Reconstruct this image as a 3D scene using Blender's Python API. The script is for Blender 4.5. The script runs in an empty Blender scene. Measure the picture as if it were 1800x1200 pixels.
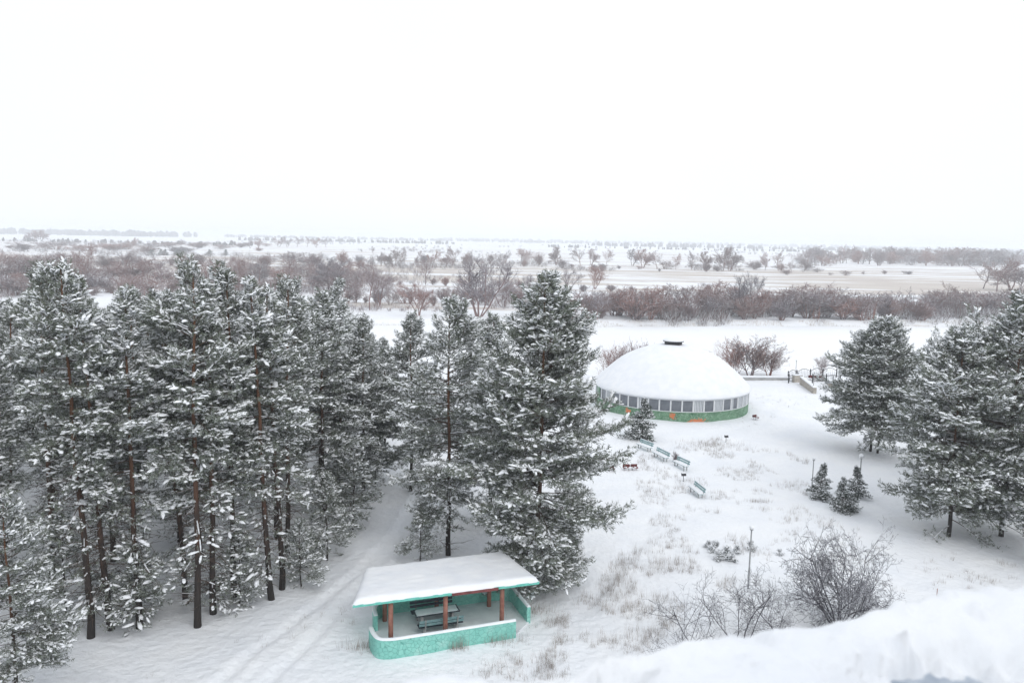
import bpy, math, random
import numpy as np
from mathutils import Matrix, Vector
R = math.radians
sc = bpy.context.scene
col = sc.collection

# ------------------------------------------------------------------ camera, sky, sun, exposure
CAM = np.array([0.0, 0.0, 20.0])
MAT = Matrix.Rotation(R(90 - 7.41), 4, 'X') @ Matrix.Rotation(R(1.1), 4, 'Z')
cd = bpy.data.cameras.new('camera')
cd.sensor_width = 36; cd.lens = 28; cd.clip_start = 0.05; cd.clip_end = 30000
cd.dof.use_dof = True; cd.dof.focus_distance = 70; cd.dof.aperture_fstop = 1.9
cam = bpy.data.objects.new('camera', cd); col.objects.link(cam)
cam.matrix_world = Matrix.Translation(CAM) @ MAT
sc.camera = cam

SUN_EL, SUN_ROT = 45.0, 150.0
w = bpy.data.worlds.new('World'); sc.world = w; w.use_nodes = True
nt = w.node_tree; nt.nodes.clear()
wo = nt.nodes.new('ShaderNodeOutputWorld'); bg = nt.nodes.new('ShaderNodeBackground')
sky = nt.nodes.new('ShaderNodeTexSky'); sky.sky_type = 'NISHITA'; sky.sun_disc = False
sky.sun_elevation = R(SUN_EL); sky.sun_rotation = R(SUN_ROT); sky.dust_density = 3.0
# overcast: a closed, almost white cloud deck over the clear sky's colour
cl = nt.nodes.new('ShaderNodeTexNoise'); cl.inputs['Scale'].default_value = 1.6; cl.inputs['Detail'].default_value = 3
rp = nt.nodes.new('ShaderNodeValToRGB')
rp.color_ramp.elements[0].position = .3; rp.color_ramp.elements[0].color = (9.15, 9.6, 10.2, 1)
rp.color_ramp.elements[1].position = .7; rp.color_ramp.elements[1].color = (10.0, 10.25, 10.6, 1)
mx = nt.nodes.new('ShaderNodeMix'); mx.data_type = 'RGBA'; mx.inputs['Factor'].default_value = .94
nt.links.new(cl.outputs['Fac'], rp.inputs['Fac'])
nt.links.new(sky.outputs['Color'], mx.inputs['A']); nt.links.new(rp.outputs['Color'], mx.inputs['B'])
nt.links.new(mx.outputs['Result'], bg.inputs['Color']); nt.links.new(bg.outputs['Background'], wo.inputs['Surface'])
bg.inputs['Strength'].default_value = 0.1

sd = bpy.data.lights.new('sun', 'SUN'); sd.energy = 0.95; sd.angle = R(35); sd.color = (1, .98, .95)
sun = bpy.data.objects.new('sun', sd); col.objects.link(sun)
sun.rotation_euler = (R(90 - SUN_EL), 0, R(180 - SUN_ROT))      # comes from behind the camera, to the right
sc.view_settings.view_transform = 'Standard'; sc.view_settings.look = 'None'
sc.view_settings.exposure = 0.13; sc.view_settings.gamma = 1.0
sc.render.engine = 'CYCLES'
sc.cycles.use_denoising = True
sc.cycles.max_bounces = 6; sc.cycles.diffuse_bounces = 3; sc.cycles.volume_bounces = 1
sc.cycles.glossy_bounces = 2; sc.cycles.transmission_bounces = 2; sc.cycles.transparent_max_bounces = 4
sc.cycles.use_fast_gi = False

# ------------------------------------------------------------------ helpers
rng = np.random.default_rng(7)
random.seed(7)
RM = np.array(MAT.to_3x3())
def U(x, y, z=0.0):
    """the place on the level z that the photograph shows at pixel x, y (1800 x 1200)"""
    d = RM @ np.array([(x - 900) / 1400, (600 - y) / 1400, -1.0])
    return CAM + d * ((z - CAM[2]) / d[2])
def PJ(p):
    q = RM.T @ (np.array(p, float) - CAM)
    return 900 + 1400 * q[0] / -q[2], 600 - 1400 * q[1] / -q[2]
def height_for(x, y, z0, ytop):
    lo, hi = 0., 60.
    for _ in range(40):
        m = (lo + hi) / 2
        if PJ((x, y, z0 + m))[1] > ytop: lo = m
        else: hi = m
    return lo

def tag(o, label=None, cat=None, group=None, kind=None):
    if label: o['label'] = label
    if cat: o['category'] = cat
    if group: o['group'] = group
    if kind: o['kind'] = kind
    return o
def empty(name, loc, rz=0.0, s=1.0):
    o = bpy.data.objects.new(name, None); col.objects.link(o)
    o.location = loc; o.rotation_euler = (0, 0, rz); o.scale = (s, s, s); o.empty_display_size = .2
    return o
def link(name, me, parent=None):
    o = bpy.data.objects.new(name, me); col.objects.link(o); o.parent = parent
    return o
def copy_tree(o, parent=None):
    c = o.copy(); col.objects.link(c); c.parent = parent
    for ch in [q for q in bpy.data.objects if q.parent == o]: copy_tree(ch, c)
    return c

class MB:
    """collects pieces of one mesh"""
    def __init__(s): s.v = []; s.f = []; s.m = []; s.n = 0
    def add(s, v, f, m=0):
        v = np.asarray(v, float).reshape(-1, 3)
        s.v.append(v); s.f += [[i + s.n for i in q] for q in f]; s.m += [m] * len(f); s.n += len(v); return s
    def box(s, c, d, rz=0.0, m=0, rx=0.0):
        c = np.array(c, float); h = np.array(d, float) / 2
        v = np.array([[x, y, z] for x in (-1, 1) for y in (-1, 1) for z in (-1, 1)]) * h
        if rx: ca, sa = math.cos(rx), math.sin(rx); v = v @ np.array([[1, 0, 0], [0, ca, sa], [0, -sa, ca]])
        ca, sa = math.cos(rz), math.sin(rz); v = v @ np.array([[ca, sa, 0], [-sa, ca, 0], [0, 0, 1]])
        return s.add(v + c, [(0, 1, 3, 2), (4, 6, 7, 5), (0, 4, 5, 1), (2, 3, 7, 6), (0, 2, 6, 4), (1, 5, 7, 3)], m)
    def tube(s, pts, rad, n=8, m=0, cap=True):
        pts = np.asarray(pts, float); k = len(pts); rad = np.broadcast_to(rad, (k,))
        t = np.gradient(pts, axis=0); t /= np.linalg.norm(t, axis=1)[:, None] + 1e-9
        up = np.array([0, 0, 1.]) if abs(t[0][2]) < .9 else np.array([1., 0, 0])
        a = np.cross(t, up); a /= np.linalg.norm(a, axis=1)[:, None] + 1e-9; b = np.cross(t, a)
        an = np.arange(n) * 2 * math.pi / n
        v = (pts[:, None, :] + rad[:, None, None] * (np.cos(an)[None, :, None] * a[:, None, :] + np.sin(an)[None, :, None] * b[:, None, :])).reshape(-1, 3)
        f = [(i * n + j, i * n + (j + 1) % n, (i + 1) * n + (j + 1) % n, (i + 1) * n + j) for i in range(k - 1) for j in range(n)]
        if cap: f += [tuple(range(n - 1, -1, -1)), tuple((k - 1) * n + j for j in range(n))]
        return s.add(v, f, m)
    def lathe(s, prof, c=(0, 0, 0), n=24, m=0):
        an = np.arange(n) * 2 * math.pi / n
        v = np.array([[r * math.cos(a) + c[0], r * math.sin(a) + c[1], z + c[2]] for r, z in prof for a in an])
        k = len(prof)
        return s.add(v, [(i * n + j, i * n + (j + 1) % n, (i + 1) * n + (j + 1) % n, (i + 1) * n + j) for i in range(k - 1) for j in range(n)], m)
    def mesh(s, name, mats, smooth=False):
        me = bpy.data.meshes.new(name); me.from_pydata(np.concatenate(s.v).tolist(), [], s.f)
        for q in mats: me.materials.append(q)
        me.polygons.foreach_set('material_index', s.m)
        if smooth: me.polygons.foreach_set('use_smooth', [True] * len(s.f))
        me.update(); return me
    def build(s, name, mats, parent=None, smooth=False):
        return link(name, s.mesh(name, mats if isinstance(mats, (list, tuple)) else [mats], smooth), parent)
def bevel(o, wd, seg=3):
    b = o.modifiers.new('bevel', 'BEVEL'); b.width = wd; b.segments = seg; b.limit_method = 'ANGLE'; b.angle_limit = R(40)
    return o
def tri_mesh(name, V, F, mats, mi=None, smooth=False):
    """fast mesh from vertex and triangle (or quad) arrays"""
    k = F.shape[1]; me = bpy.data.meshes.new(name)
    me.vertices.add(len(V)); me.vertices.foreach_set('co', V.astype(np.float32).ravel())
    me.loops.add(F.size); me.loops.foreach_set('vertex_index', F.astype(np.int32).ravel())
    me.polygons.add(len(F)); me.polygons.foreach_set('loop_start', np.arange(0, F.size, k, dtype=np.int32))
    for q in mats: me.materials.append(q)
    if mi is not None: me.polygons.foreach_set('material_index', np.asarray(mi, np.int32))
    me.polygons.foreach_set('use_smooth', np.full(len(F), smooth))
    me.update(calc_edges=True); return me

# value noise for terrain
def vnoise(x, y, seed=0):
    x = np.asarray(x, float); y = np.asarray(y, float)
    xi = np.floor(x).astype(np.int64); yi = np.floor(y).astype(np.int64); fx = x - xi; fy = y - yi
    def h(a, b):
        n = (a * 374761393 + b * 668265263 + seed * 1274126177) & 0xffffffff
        n = ((n ^ (n >> 13)) * 1274126177) & 0xffffffff
        return ((n ^ (n >> 16)) & 0xffff) / 65535.0
    fx = fx * fx * (3 - 2 * fx); fy = fy * fy * (3 - 2 * fy)
    return (h(xi, yi) * (1 - fx) + h(xi + 1, yi) * fx) * (1 - fy) + (h(xi, yi + 1) * (1 - fx) + h(xi + 1, yi + 1) * fx) * fy - .5

# ------------------------------------------------------------------ materials
def mat(name, c, rough=.8, spec=.3):
    m = bpy.data.materials.new(name); m.use_nodes = True
    b = m.node_tree.nodes['Principled BSDF']
    b.inputs['Base Color'].default_value = (*c, 1); b.inputs['Roughness'].default_value = rough
    b.inputs['Specular IOR Level'].default_value = spec
    return m
def N(m, t, **kw):
    n = m.node_tree.nodes.new(t)
    for k, v in kw.items():
        if k in n.inputs.keys(): n.inputs[k].default_value = v
        else: setattr(n, k, v)
    return n
def L(m, a, b): m.node_tree.links.new(a, b)
def bsdf(m): return m.node_tree.nodes['Principled BSDF']
def ramp(m, src, stops):
    r = N(m, 'ShaderNodeValToRGB'); e = r.color_ramp.elements
    while len(e) < len(stops): e.new(.5)
    for q, (p, c) in zip(e, stops): q.position = p; q.color = (*c, 1)
    L(m, src, r.inputs['Fac']); return r.outputs['Color']
def noisy(name, c1, c2, scale, rough=.85, bump=0.0, bscale=None, coord='Object', detail=6):
    m = mat(name, c1, rough)
    tc = N(m, 'ShaderNodeTexCoord'); n = N(m, 'ShaderNodeTexNoise', Scale=scale, Detail=detail)
    L(m, tc.outputs[coord], n.inputs['Vector'])
    L(m, ramp(m, n.outputs['Fac'], [(.35, c1), (.65, c2)]), bsdf(m).inputs['Base Color'])
    if bump:
        n2 = N(m, 'ShaderNodeTexNoise', Scale=bscale or scale * 3, Detail=6); L(m, tc.outputs[coord], n2.inputs['Vector'])
        b = N(m, 'ShaderNodeBump', Strength=bump, Distance=.05); L(m, n2.outputs['Fac'], b.inputs['Height'])
        L(m, b.outputs['Normal'], bsdf(m).inputs['Normal'])
    return m
M = {}
SNOW1, SNOW2 = (.765, .79, .83), (.825, .84, .86)
M['snow'] = noisy('snow', SNOW1, SNOW2, 1.2, .65, .35, 9)
M['snow_load'] = mat('snow_load', (.84, .86, .89), .7)
M['needles'] = mat('pine_needles', (.05, .062, .04), .7)
m = M['needles']
oi = N(m, 'ShaderNodeObjectInfo'); ge = N(m, 'ShaderNodeNewGeometry'); nn = N(m, 'ShaderNodeTexNoise', Scale=.9, Detail=3)
tc = N(m, 'ShaderNodeTexCoord'); L(m, tc.outputs['Object'], nn.inputs['Vector'])
c = ramp(m, nn.outputs['Fac'], [(.3, (.098, .118, .085)), (.55, (.138, .160, .118)), (.75, (.178, .188, .140))])
sz = N(m, 'ShaderNodeSeparateXYZ'); L(m, ge.outputs['Normal'], sz.inputs[0])
nf = N(m, 'ShaderNodeTexNoise', Scale=2.5, Detail=3); L(m, tc.outputs['Object'], nf.inputs['Vector'])
fm = N(m, 'ShaderNodeMath', operation='MULTIPLY', use_clamp=True); L(m, sz.outputs['Z'], fm.inputs[0]); L(m, ramp(m, nf.outputs['Fac'], [(.32, (.15, .15, .15)), (.66, (.75, .75, .75))]), fm.inputs[1])
fx = N(m, 'ShaderNodeMix', data_type='RGBA'); L(m, fm.outputs[0], fx.inputs['Factor']); L(m, c, fx.inputs['A']); fx.inputs['B'].default_value = (.62, .65, .68, 1)
L(m, fx.outputs['Result'], bsdf(m).inputs['Base Color'])
M['spruce'] = mat('spruce_needles', (.055, .075, .060), .7)
M['bark'] = mat('pine_bark', (.1, .06, .04), .9)
m = M['bark']; tc = N(m, 'ShaderNodeTexCoord'); sx = N(m, 'ShaderNodeSeparateXYZ'); L(m, tc.outputs['Object'], sx.inputs[0])
nb = N(m, 'ShaderNodeTexNoise', Scale=5.0, Detail=5); mp = N(m, 'ShaderNodeMapping'); mp.inputs['Scale'].default_value = (1, 1, .25)
L(m, tc.outputs['Object'], mp.inputs[0]); L(m, mp.outputs[0], nb.inputs['Vector'])
ad = N(m, 'ShaderNodeMath', operation='MULTIPLY_ADD'); ad.inputs[1].default_value = .07; L(m, sx.outputs['Z'], ad.inputs[0])
s2 = N(m, 'ShaderNodeMath', operation='MULTIPLY_ADD'); s2.inputs[1].default_value = .9; s2.inputs[2].default_value = -.45
L(m, nb.outputs['Fac'], s2.inputs[0]); L(m, s2.outputs[0], ad.inputs[2])
L(m, ramp(m, ad.outputs[0], [(.0, (.030, .026, .024)), (.25, (.045, .035, .031)), (.5, (.105, .056, .037)), (.85, (.16, .082, .048))]), bsdf(m).inputs['Base Color'])
bp = N(m, 'ShaderNodeBump', Strength=.8, Distance=.04); L(m, nb.outputs['Fac'], bp.inputs['Height']); L(m, bp.outputs['Normal'], bsdf(m).inputs['Normal'])
M['limb'] = noisy('pine_limb', (.055, .042, .036), (.11, .075, .055), 3)
def twig_mat(name, stops):
    m = mat(name, stops[0][1], .85)
    o = N(m, 'ShaderNodeObjectInfo'); L(m, ramp(m, o.outputs['Random'], stops), bsdf(m).inputs['Base Color']); return m
M['twig_far'] = twig_mat('bare_twigs', [(0, (.18, .14, .142)), (.3, (.25, .155, .14)), (.55, (.18, .16, .175)), (.8, (.29, .15, .12)), (1, (.20, .175, .178))])
M['twig_near'] = noisy('dark_twigs', (.06, .057, .066), (.10, .096, .11), 2)
M['twig_leaf'] = noisy('withered_leaves', (.22, .12, .08), (.30, .18, .13), 3)
M['twig_snow'] = mat('snow_on_twigs', (.72, .74, .78), .75)
M['grass'] = noisy('dry_grass', (.24, .205, .18), (.36, .315, .28), .5)

# turquoise crazed stone cladding of the shelter
def cracked(name, c1, c2, crack, scale):
    m = mat(name, c1, .7); tc = N(m, 'ShaderNodeTexCoord')
    v = N(m, 'ShaderNodeTexVoronoi', feature='DISTANCE_TO_EDGE', Scale=scale); L(m, tc.outputs['Object'], v.inputs['Vector'])
    v2 = N(m, 'ShaderNodeTexVoronoi', Scale=scale); L(m, tc.outputs['Object'], v2.inputs['Vector'])
    sp = N(m, 'ShaderNodeSeparateColor'); L(m, v2.outputs['Color'], sp.inputs[0])
    base = ramp(m, sp.outputs[0], [(0, c1), (1, c2)])
    n = N(m, 'ShaderNodeTexNoise', Scale=1.3, Detail=5); L(m, tc.outputs['Object'], n.inputs['Vector'])
    fr = ramp(m, n.outputs['Fac'], [(.52, (0, 0, 0)), (.75, (.35, .35, .35))])
    mf = N(m, 'ShaderNodeMix', data_type='RGBA'); L(m, fr, mf.inputs['Factor']); L(m, base, mf.inputs['A']); mf.inputs['B'].default_value = (.52, .72, .68, 1)
    ck = ramp(m, v.outputs['Distance'], [(.0, (.9, .9, .9)), (.03, (0, 0, 0))])
    mm = N(m, 'ShaderNodeMix', data_type='RGBA'); L(m, ck, mm.inputs['Factor']); L(m, mf.outputs['Result'], mm.inputs['A']); mm.inputs['B'].default_value = (*crack, 1)
    L(m, mm.outputs['Result'], bsdf(m).inputs['Base Color'])
    b = N(m, 'ShaderNodeBump', Strength=.7, Distance=.03); rv = ramp(m, v.outputs['Distance'], [(0, (0, 0, 0)), (.035, (1, 1, 1))])
    L(m, rv, b.inputs['Height']); L(m, b.outputs['Normal'], bsdf(m).inputs['Normal']); return m
M['turq'] = cracked('turquoise_crazed_stone', (.21, .53, .46), (.26, .60, .52), (.09, .32, .27), 4.8)
M['turq_plain'] = noisy('turquoise_paint', (.12, .46, .38), (.18, .56, .47), 4, .6, .3)
M['post'] = noisy('red_brown_post', (.24, .10, .075), (.34, .16, .12), 4, .7, .3)
M['teal_wood'] = noisy('teal_painted_wood', (.17, .31, .33), (.29, .43, .44), 6, .6, .2)
M['dark_wood'] = noisy('dark_painted_wood', (.025, .035, .055), (.05, .06, .075), 6, .6, .2)
M['red_dark'] = noisy('maroon_paint', (.12, .035, .035), (.2, .06, .06), 5, .6)
M['iron'] = mat('black_iron', (.03, .03, .035), .5)
M['pole'] = noisy('grey_pole', (.24, .25, .26), (.36, .37, .38), 6, .5)
M['globe'] = mat('milk_glass', (.78, .79, .8), .3)
M['stone'] = noisy('pale_stone', (.30, .275, .24), (.44, .41, .37), 3, .85, .5)
M['concrete'] = noisy('grey_concrete', (.28, .28, .28), (.40, .40, .40), 2, .85, .3)
M['white_frame'] = noisy('white_frame', (.62, .64, .66), (.74, .75, .76), 8, .5)
M['curtain'] = noisy('pale_curtain', (.50, .53, .56), (.64, .66, .68), 14, .8)
M['roofing'] = noisy('blue_grey_roofing', (.30, .35, .42), (.46, .51, .57), 14, .5)
M['sign'] = mat('dark_sign', (.03, .03, .035), .5)
M['paper'] = mat('white_paper', (.8, .8, .8), .8)
m = mat('window_glass', (.075, .085, .10), .12, .5); M['glass'] = m
tc = N(m, 'ShaderNodeTexCoord'); n = N(m, 'ShaderNodeTexNoise', Scale=.8, Detail=3); L(m, tc.outputs['Object'], n.inputs['Vector'])
L(m, ramp(m, n.outputs['Fac'], [(.35, (.10, .115, .135)), (.7, (.21, .225, .25))]), bsdf(m).inputs['Base Color'])
# green mural wall of the round pavilion
m = mat('green_mural', (.08, .22, .11), .7); M['mural'] = m
tc = N(m, 'ShaderNodeTexCoord')
n1 = N(m, 'ShaderNodeTexNoise', Scale=1.6, Detail=5); L(m, tc.outputs['Object'], n1.inputs['Vector'])
n2 = N(m, 'ShaderNodeTexNoise', Scale=2.2, Detail=2, Distortion=2.5); L(m, tc.outputs['Object'], n2.inputs['Vector'])
g = ramp(m, n1.outputs['Fac'], [(.3, (.07, .17, .10)), (.6, (.12, .25, .15)), (.75, (.22, .36, .25))])
ln = ramp(m, n2.outputs['Fac'], [(.46, (0, 0, 0)), (.5, (.7, .7, .7)), (.54, (0, 0, 0))])
mw = N(m, 'ShaderNodeMix', data_type='RGBA'); L(m, ln, mw.inputs['Factor']); L(m, g, mw.inputs['A']); mw.inputs['B'].default_value = (.5, .6, .5, 1)
last = mw.outputs['Result']; MURAL = m; MURAL_LAST = last; MURAL_TC = tc
def mural_spot(p, rad):
    global MURAL_LAST
    d = N(MURAL, 'ShaderNodeVectorMath', operation='SUBTRACT'); L(MURAL, MURAL_TC.outputs['Object'], d.inputs[0]); d.inputs[1].default_value = p
    sc_ = N(MURAL, 'ShaderNodeVectorMath', operation='MULTIPLY'); L(MURAL, d.outputs[0], sc_.inputs[0]); sc_.inputs[1].default_value = (1 / rad[0], 1 / rad[0], 1 / rad[1])
    ln_ = N(MURAL, 'ShaderNodeVectorMath', operation='LENGTH'); L(MURAL, sc_.outputs[0], ln_.inputs[0])
    nz = N(MURAL, 'ShaderNodeTexNoise', Scale=4.0, Detail=4); L(MURAL, MURAL_TC.outputs['Object'], nz.inputs['Vector'])
    a = N(MURAL, 'ShaderNodeMath', operation='MULTIPLY_ADD'); L(MURAL, nz.outputs['Fac'], a.inputs[0]); a.inputs[1].default_value = 2.0; L(MURAL, ln_.outputs['Value'], a.inputs[2])
    fac = ramp(MURAL, a.outputs[0], [(.9, (.75, .75, .75)), (1.0, (0, 0, 0))])
    fac.node.color_ramp.elements[0].position = .9
    sc2 = N(MURAL, 'ShaderNodeMath', operation='MULTIPLY'); sc2.inputs[1].default_value = .62; L(MURAL, a.outputs[0], sc2.inputs[0]); L(MURAL, sc2.outputs[0], fac.node.inputs['Fac'])
    q = N(MURAL, 'ShaderNodeMix', data_type='RGBA'); L(MURAL, fac, q.inputs['Factor']); L(MURAL, MURAL_LAST, q.inputs['A']); q.inputs['B'].default_value = (.72, .17, .06, 1)
    MURAL_LAST = q.outputs['Result']

# ------------------------------------------------------------------ terrain
def edge(x): return 120 + 3 * np.sin(np.asarray(x) * .03) - np.clip(-np.asarray(x, float), 0, 60) * .12
def bank(x): return np.interp(x, [-400, -43, 25, 71, 160, 600], [175, 229, 237, 248, 264, 330]) + 1.5 * vnoise(np.asarray(x) * .08, 0 * np.asarray(x), 3) * 4
def sstep(a, b, x): t = np.clip((x - a) / (b - a), 0, 1); return t * t * (3 - 2 * t)
TRA = [U(340, 1235)[:2], U(450, 1140)[:2], U(560, 1058)[:2], U(632, 1003)[:2], U(700, 930)[:2], U(735, 860)[:2]]
TRB = [U(425, 1235)[:2], U(530, 1140)[:2], U(600, 1068)[:2], U(652, 1003)[:2], U(712, 930)[:2], U(745, 860)[:2]]
FOOT = [U(930, 1195)[:2], U(1000, 1100)[:2], U(1050, 1040)[:2], U(1110, 960)[:2], U(1120, 900)[:2]]
SKI = [U(1100, 960)[:2], U(1150, 1030)[:2], U(1230, 1080)[:2]]
PATHS = [[U(*q)[:2] for q in w_] for w_ in (((655, 1120), (632, 1092), (610, 1075)), ((1030, 1080), (1075, 1010), (1130, 950), (1165, 890), (1195, 840), (1240, 800), (1330, 765), (1430, 728)), ((1100, 960), (1180, 1000), (1290, 1015), (1400, 985), (1560, 930)), ((1130, 780), (1240, 765), (1340, 742), (1370, 700)))]
def pdist(x, y, P):
    d = np.full(x.shape, 1e9); s = np.zeros(x.shape); acc = 0
    for a, b in zip(P[:-1], P[1:]):
        ab = b - a; l = np.linalg.norm(ab)
        t = np.clip(((x - a[0]) * ab[0] + (y - a[1]) * ab[1]) / l ** 2, 0, 1)
        e = np.hypot(x - a[0] - t * ab[0], y - a[1] - t * ab[1]); k = e < d
        d = np.where(k, e, d); s = np.where(k, acc + t * l, s); acc += l
    return d, s
def hgt(x, y, fine=True):
    x = np.asarray(x, float); y = np.asarray(y, float)
    z = .36 * vnoise(x / 14, y / 14, 1) + .13 * vnoise(x / 4, y / 4, 2)
    if fine: z = z + .06 * vnoise(x / 1.3, y / 1.3, 4) + .03 * vnoise(x / .6, y / .6, 5)
    z = z * sstep(18, 30, y)
    z = z - .7 * np.exp(-((x - 34) / 7) ** 2 - ((y - 47) / 5) ** 2)
    if fine and x.ndim:
        for P, wd, dp in ((TRA, .28, .15), (TRB, .28, .15)):
            d, s = pdist(x, y, P)
            z = z - dp * np.exp(-(d / wd) ** 4) + .06 * np.exp(-((d - .5) / .2) ** 2) * (1 + vnoise(s * 1.7, d * 0, 17))
        d, s = pdist(x, y, FOOT); ph = np.cos(s * 2 * math.pi / .55)
        z = z - .09 * np.exp(-(d / .28) ** 2) * np.clip(ph, 0, 1)
        d, s = pdist(x, y, SKI); z = z - .06 * np.exp(-(d / .25) ** 2)
        for P in PATHS:
            d, s = pdist(x, y, P); z = z - (.10 + .12 * vnoise(s / .7, d * 3, 18)) * np.exp(-(d / .45) ** 2)
    e = edge(x); b = bank(x)
    pl = 1 - sstep(e, e + 26, y)
    far = -4.7 + .9 * vnoise(x / 60, y / 60, 8) + .35 * vnoise(x / 9, y / 9, 9)
    up = sstep(b - 1, b + 7, y)
    low = -6.7 + (far + 6.7) * up
    return z * pl + low * (1 - pl)
def axis(parts):
    out = [parts[0][0]]
    for a, b, st in parts:
        out += list(np.linspace(a, b, max(2, int(round((b - a) / st)) + 1))[1:])
    return np.array(out)
def geo(a, b, n): return list(a * (b / a) ** (np.arange(1, n + 1) / n))
gx = axis([(-110, -32, 1.2), (-32, -22, .5), (-22, 13, .28), (13, 45, .5), (45, 190, 1.6)])
gx = np.array([-v for v in geo(110, 9000, 26)][::-1] + list(gx) + geo(190, 9000, 24))
gy = axis([(-60, 14, 6), (14, 30, .8), (30, 58, .28), (58, 130, .55), (130, 225, 2.5), (225, 300, .9)])
gy = np.array(list(gy) + geo(300, 9000, 90))
X, Y = np.meshgrid(gx, gy); Z = hgt(X, Y)
V = np.stack([X, Y, Z], -1).reshape(-1, 3); nx = len(gx); ny = len(gy)
i = (np.arange(ny - 1)[:, None] * nx + np.arange(nx - 1)[None]).ravel()
m = mat('snowy_ground', SNOW2, .7); M['ground'] = m
ge = N(m, 'ShaderNodeNewGeometry'); sp = N(m, 'ShaderNodeSeparateXYZ'); L(m, ge.outputs['Position'], sp.inputs[0])
n1 = N(m, 'ShaderNodeTexNoise', Scale=.35, Detail=6); L(m, ge.outputs['Position'], n1.inputs['Vector'])
snowc = ramp(m, n1.outputs['Fac'], [(.3, SNOW1), (.7, SNOW2)])
# dry grass of the flood meadow showing through thin snow, in long streaks
mp = N(m, 'ShaderNodeMapping'); mp.inputs['Scale'].default_value = (.006, .03, 0); L(m, ge.outputs['Position'], mp.inputs[0])
n2 = N(m, 'ShaderNodeTexNoise', Scale=1.0, Detail=9, Roughness=.68); L(m, mp.outputs[0], n2.inputs['Vector'])
my = N(m, 'ShaderNodeMapRange'); my.inputs['From Min'].default_value = 0; my.inputs['From Max'].default_value = 2000; L(m, sp.outputs['Y'], my.inputs['Value'])
cov = ramp(m, my.outputs[0], [(.112, (0, 0, 0)), (.122, (.44, .44, .44)), (.18, (.46, .46, .46)), (.225, (.58, .58, .58)), (.36, (.565, .565, .565)), (.42, (.50, .50, .50)), (.75, (.49, .49, .49)), (1, (.44, .44, .44))])
cmp_ = N(m, 'ShaderNodeMath', operation='SUBTRACT'); L(m, cov, cmp_.inputs[0]); L(m, n2.outputs['Fac'], cmp_.inputs[1])
fac = ramp(m, cmp_.outputs[0], [(.0, (0, 0, 0)), (.09, (.8, .8, .8))])
n3 = N(m, 'ShaderNodeTexNoise', Scale=.02, Detail=4); L(m, ge.outputs['Position'], n3.inputs['Vector'])
gc = ramp(m, n3.outputs['Fac'], [(.35, (.40, .33, .28)), (.65, (.50, .44, .37))])
mm = N(m, 'ShaderNodeMix', data_type='RGBA'); L(m, fac, mm.inputs['Factor']); L(m, snowc, mm.inputs['A']); L(m, gc, mm.inputs['B'])
L(m, mm.outputs['Result'], bsdf(m).inputs['Base Color'])
n4 = N(m, 'ShaderNodeTexNoise', Scale=2.2, Detail=7); L(m, ge.outputs['Position'], n4.inputs['Vector'])
bp = N(m, 'ShaderNodeBump', Strength=.75, Distance=.18); L(m, n4.outputs['Fac'], bp.inputs['Height']); L(m, bp.outputs['Normal'], bsdf(m).inputs['Normal'])
go = link('ground', tri_mesh('ground', V, np.stack([i, i + 1, i + nx + 1, i + nx], 1), [m], smooth=True)); tag(go, kind='structure')
# frozen river, snowed over
rx = np.array([-2500, -800, -400, -200, -100, -43, 25, 71, 160, 300, 600, 1500, 2500.])
v = [[x, float(edge(x)) + 12, -6.15] for x in rx] + [[x, float(bank(x)) + 3, -6.15] for x in rx]; k = len(rx)
ro = link('river', tri_mesh('river', np.array(v), np.array([[a, a + 1, k + a + 1, k + a] for a in range(k - 1)]), [noisy('snowed_river_ice', (.80, .82, .85), (.86, .87, .885), .02, .7, .1, .4)]))
tag(ro, kind='structure')
def G(x, y): return float(hgt(np.array([x]), np.array([y]), True)[0])
def GP(px, py):
    p = U(px, py, 0.)
    for _ in range(4): p = U(px, py, G(p[0], p[1]))
    return p
def FP(px, py):
    p = U(px, py, -4.7)
    for _ in range(3): p = U(px, py, G(p[0], p[1]))
    return p

# ------------------------------------------------------------------ the photographer's roof edge, near and out of focus
ZR = 18.68
A = U(560, 1208, ZR)[:2]; B = U(1850, 1002, ZR)[:2]
dv = (B - A) / np.linalg.norm(B - A); nv = np.array([dv[1], -dv[0]])      # nv points back towards the roof
roof = empty('snowy_roof', (A[0], A[1], 0)); tag(roof, 'snow covered roof edge of near building, blurred at bottom right corner', 'roof')
rz = math.atan2(dv[1], dv[0]); roof.rotation_euler = (0, 0, rz)
mb = MB(); mb.box((2.0, -3.05, ZR - .21), (14, 6, .18)); mb.build('roof_slab', M['roofing'], roof)
mb = MB(); mb.box((2.0, -3.45, (ZR - .302) / 2 - .5), (13, 5.4, ZR + .694)); mb.build('building_wall', M['concrete'], roof)
cv = float((-A) @ np.array([-dv[1], dv[0]])) - 1.3
mb = MB(); mb.box((2.0, cv - .2, ZR + 1.1), (13, .4, 2.8)); mb.build('added_shade_wall', M['white_frame'], roof)  # unseen wall added behind the camera to shade the near roof snow
us = axis([(-5, -1, .3), (-1, 4.0, .025), (4.0, 9, .3)]); vs = axis([(-6.0, -2.2, .3), (-2.2, -.0, .02)])
UU, VV = np.meshgrid(us, vs)
uw = UU + .0; crest = .10 * vnoise(uw * 1.3, VV * 0 + 1, 21) + .05 * vnoise(uw * 3.5, VV * 0, 22) + .025 * vnoise(uw * 11, VV * 0, 25)
hh = .02 + .05 * vnoise(UU * .9, VV * 1.1, 23) + .05 * vnoise(UU * 3.3, VV * 3.3, 24) + .035 * vnoise(UU * 9, VV * 9, 26) + .022 * vnoise(UU * 23, VV * 23, 27) + .010 * vnoise(UU * 60, VV * 60, 34)
def rl(px, py): q = U(px, py, ZR)[:2] - A; return q @ dv, q @ np.array([-dv[1], dv[0]])
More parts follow.
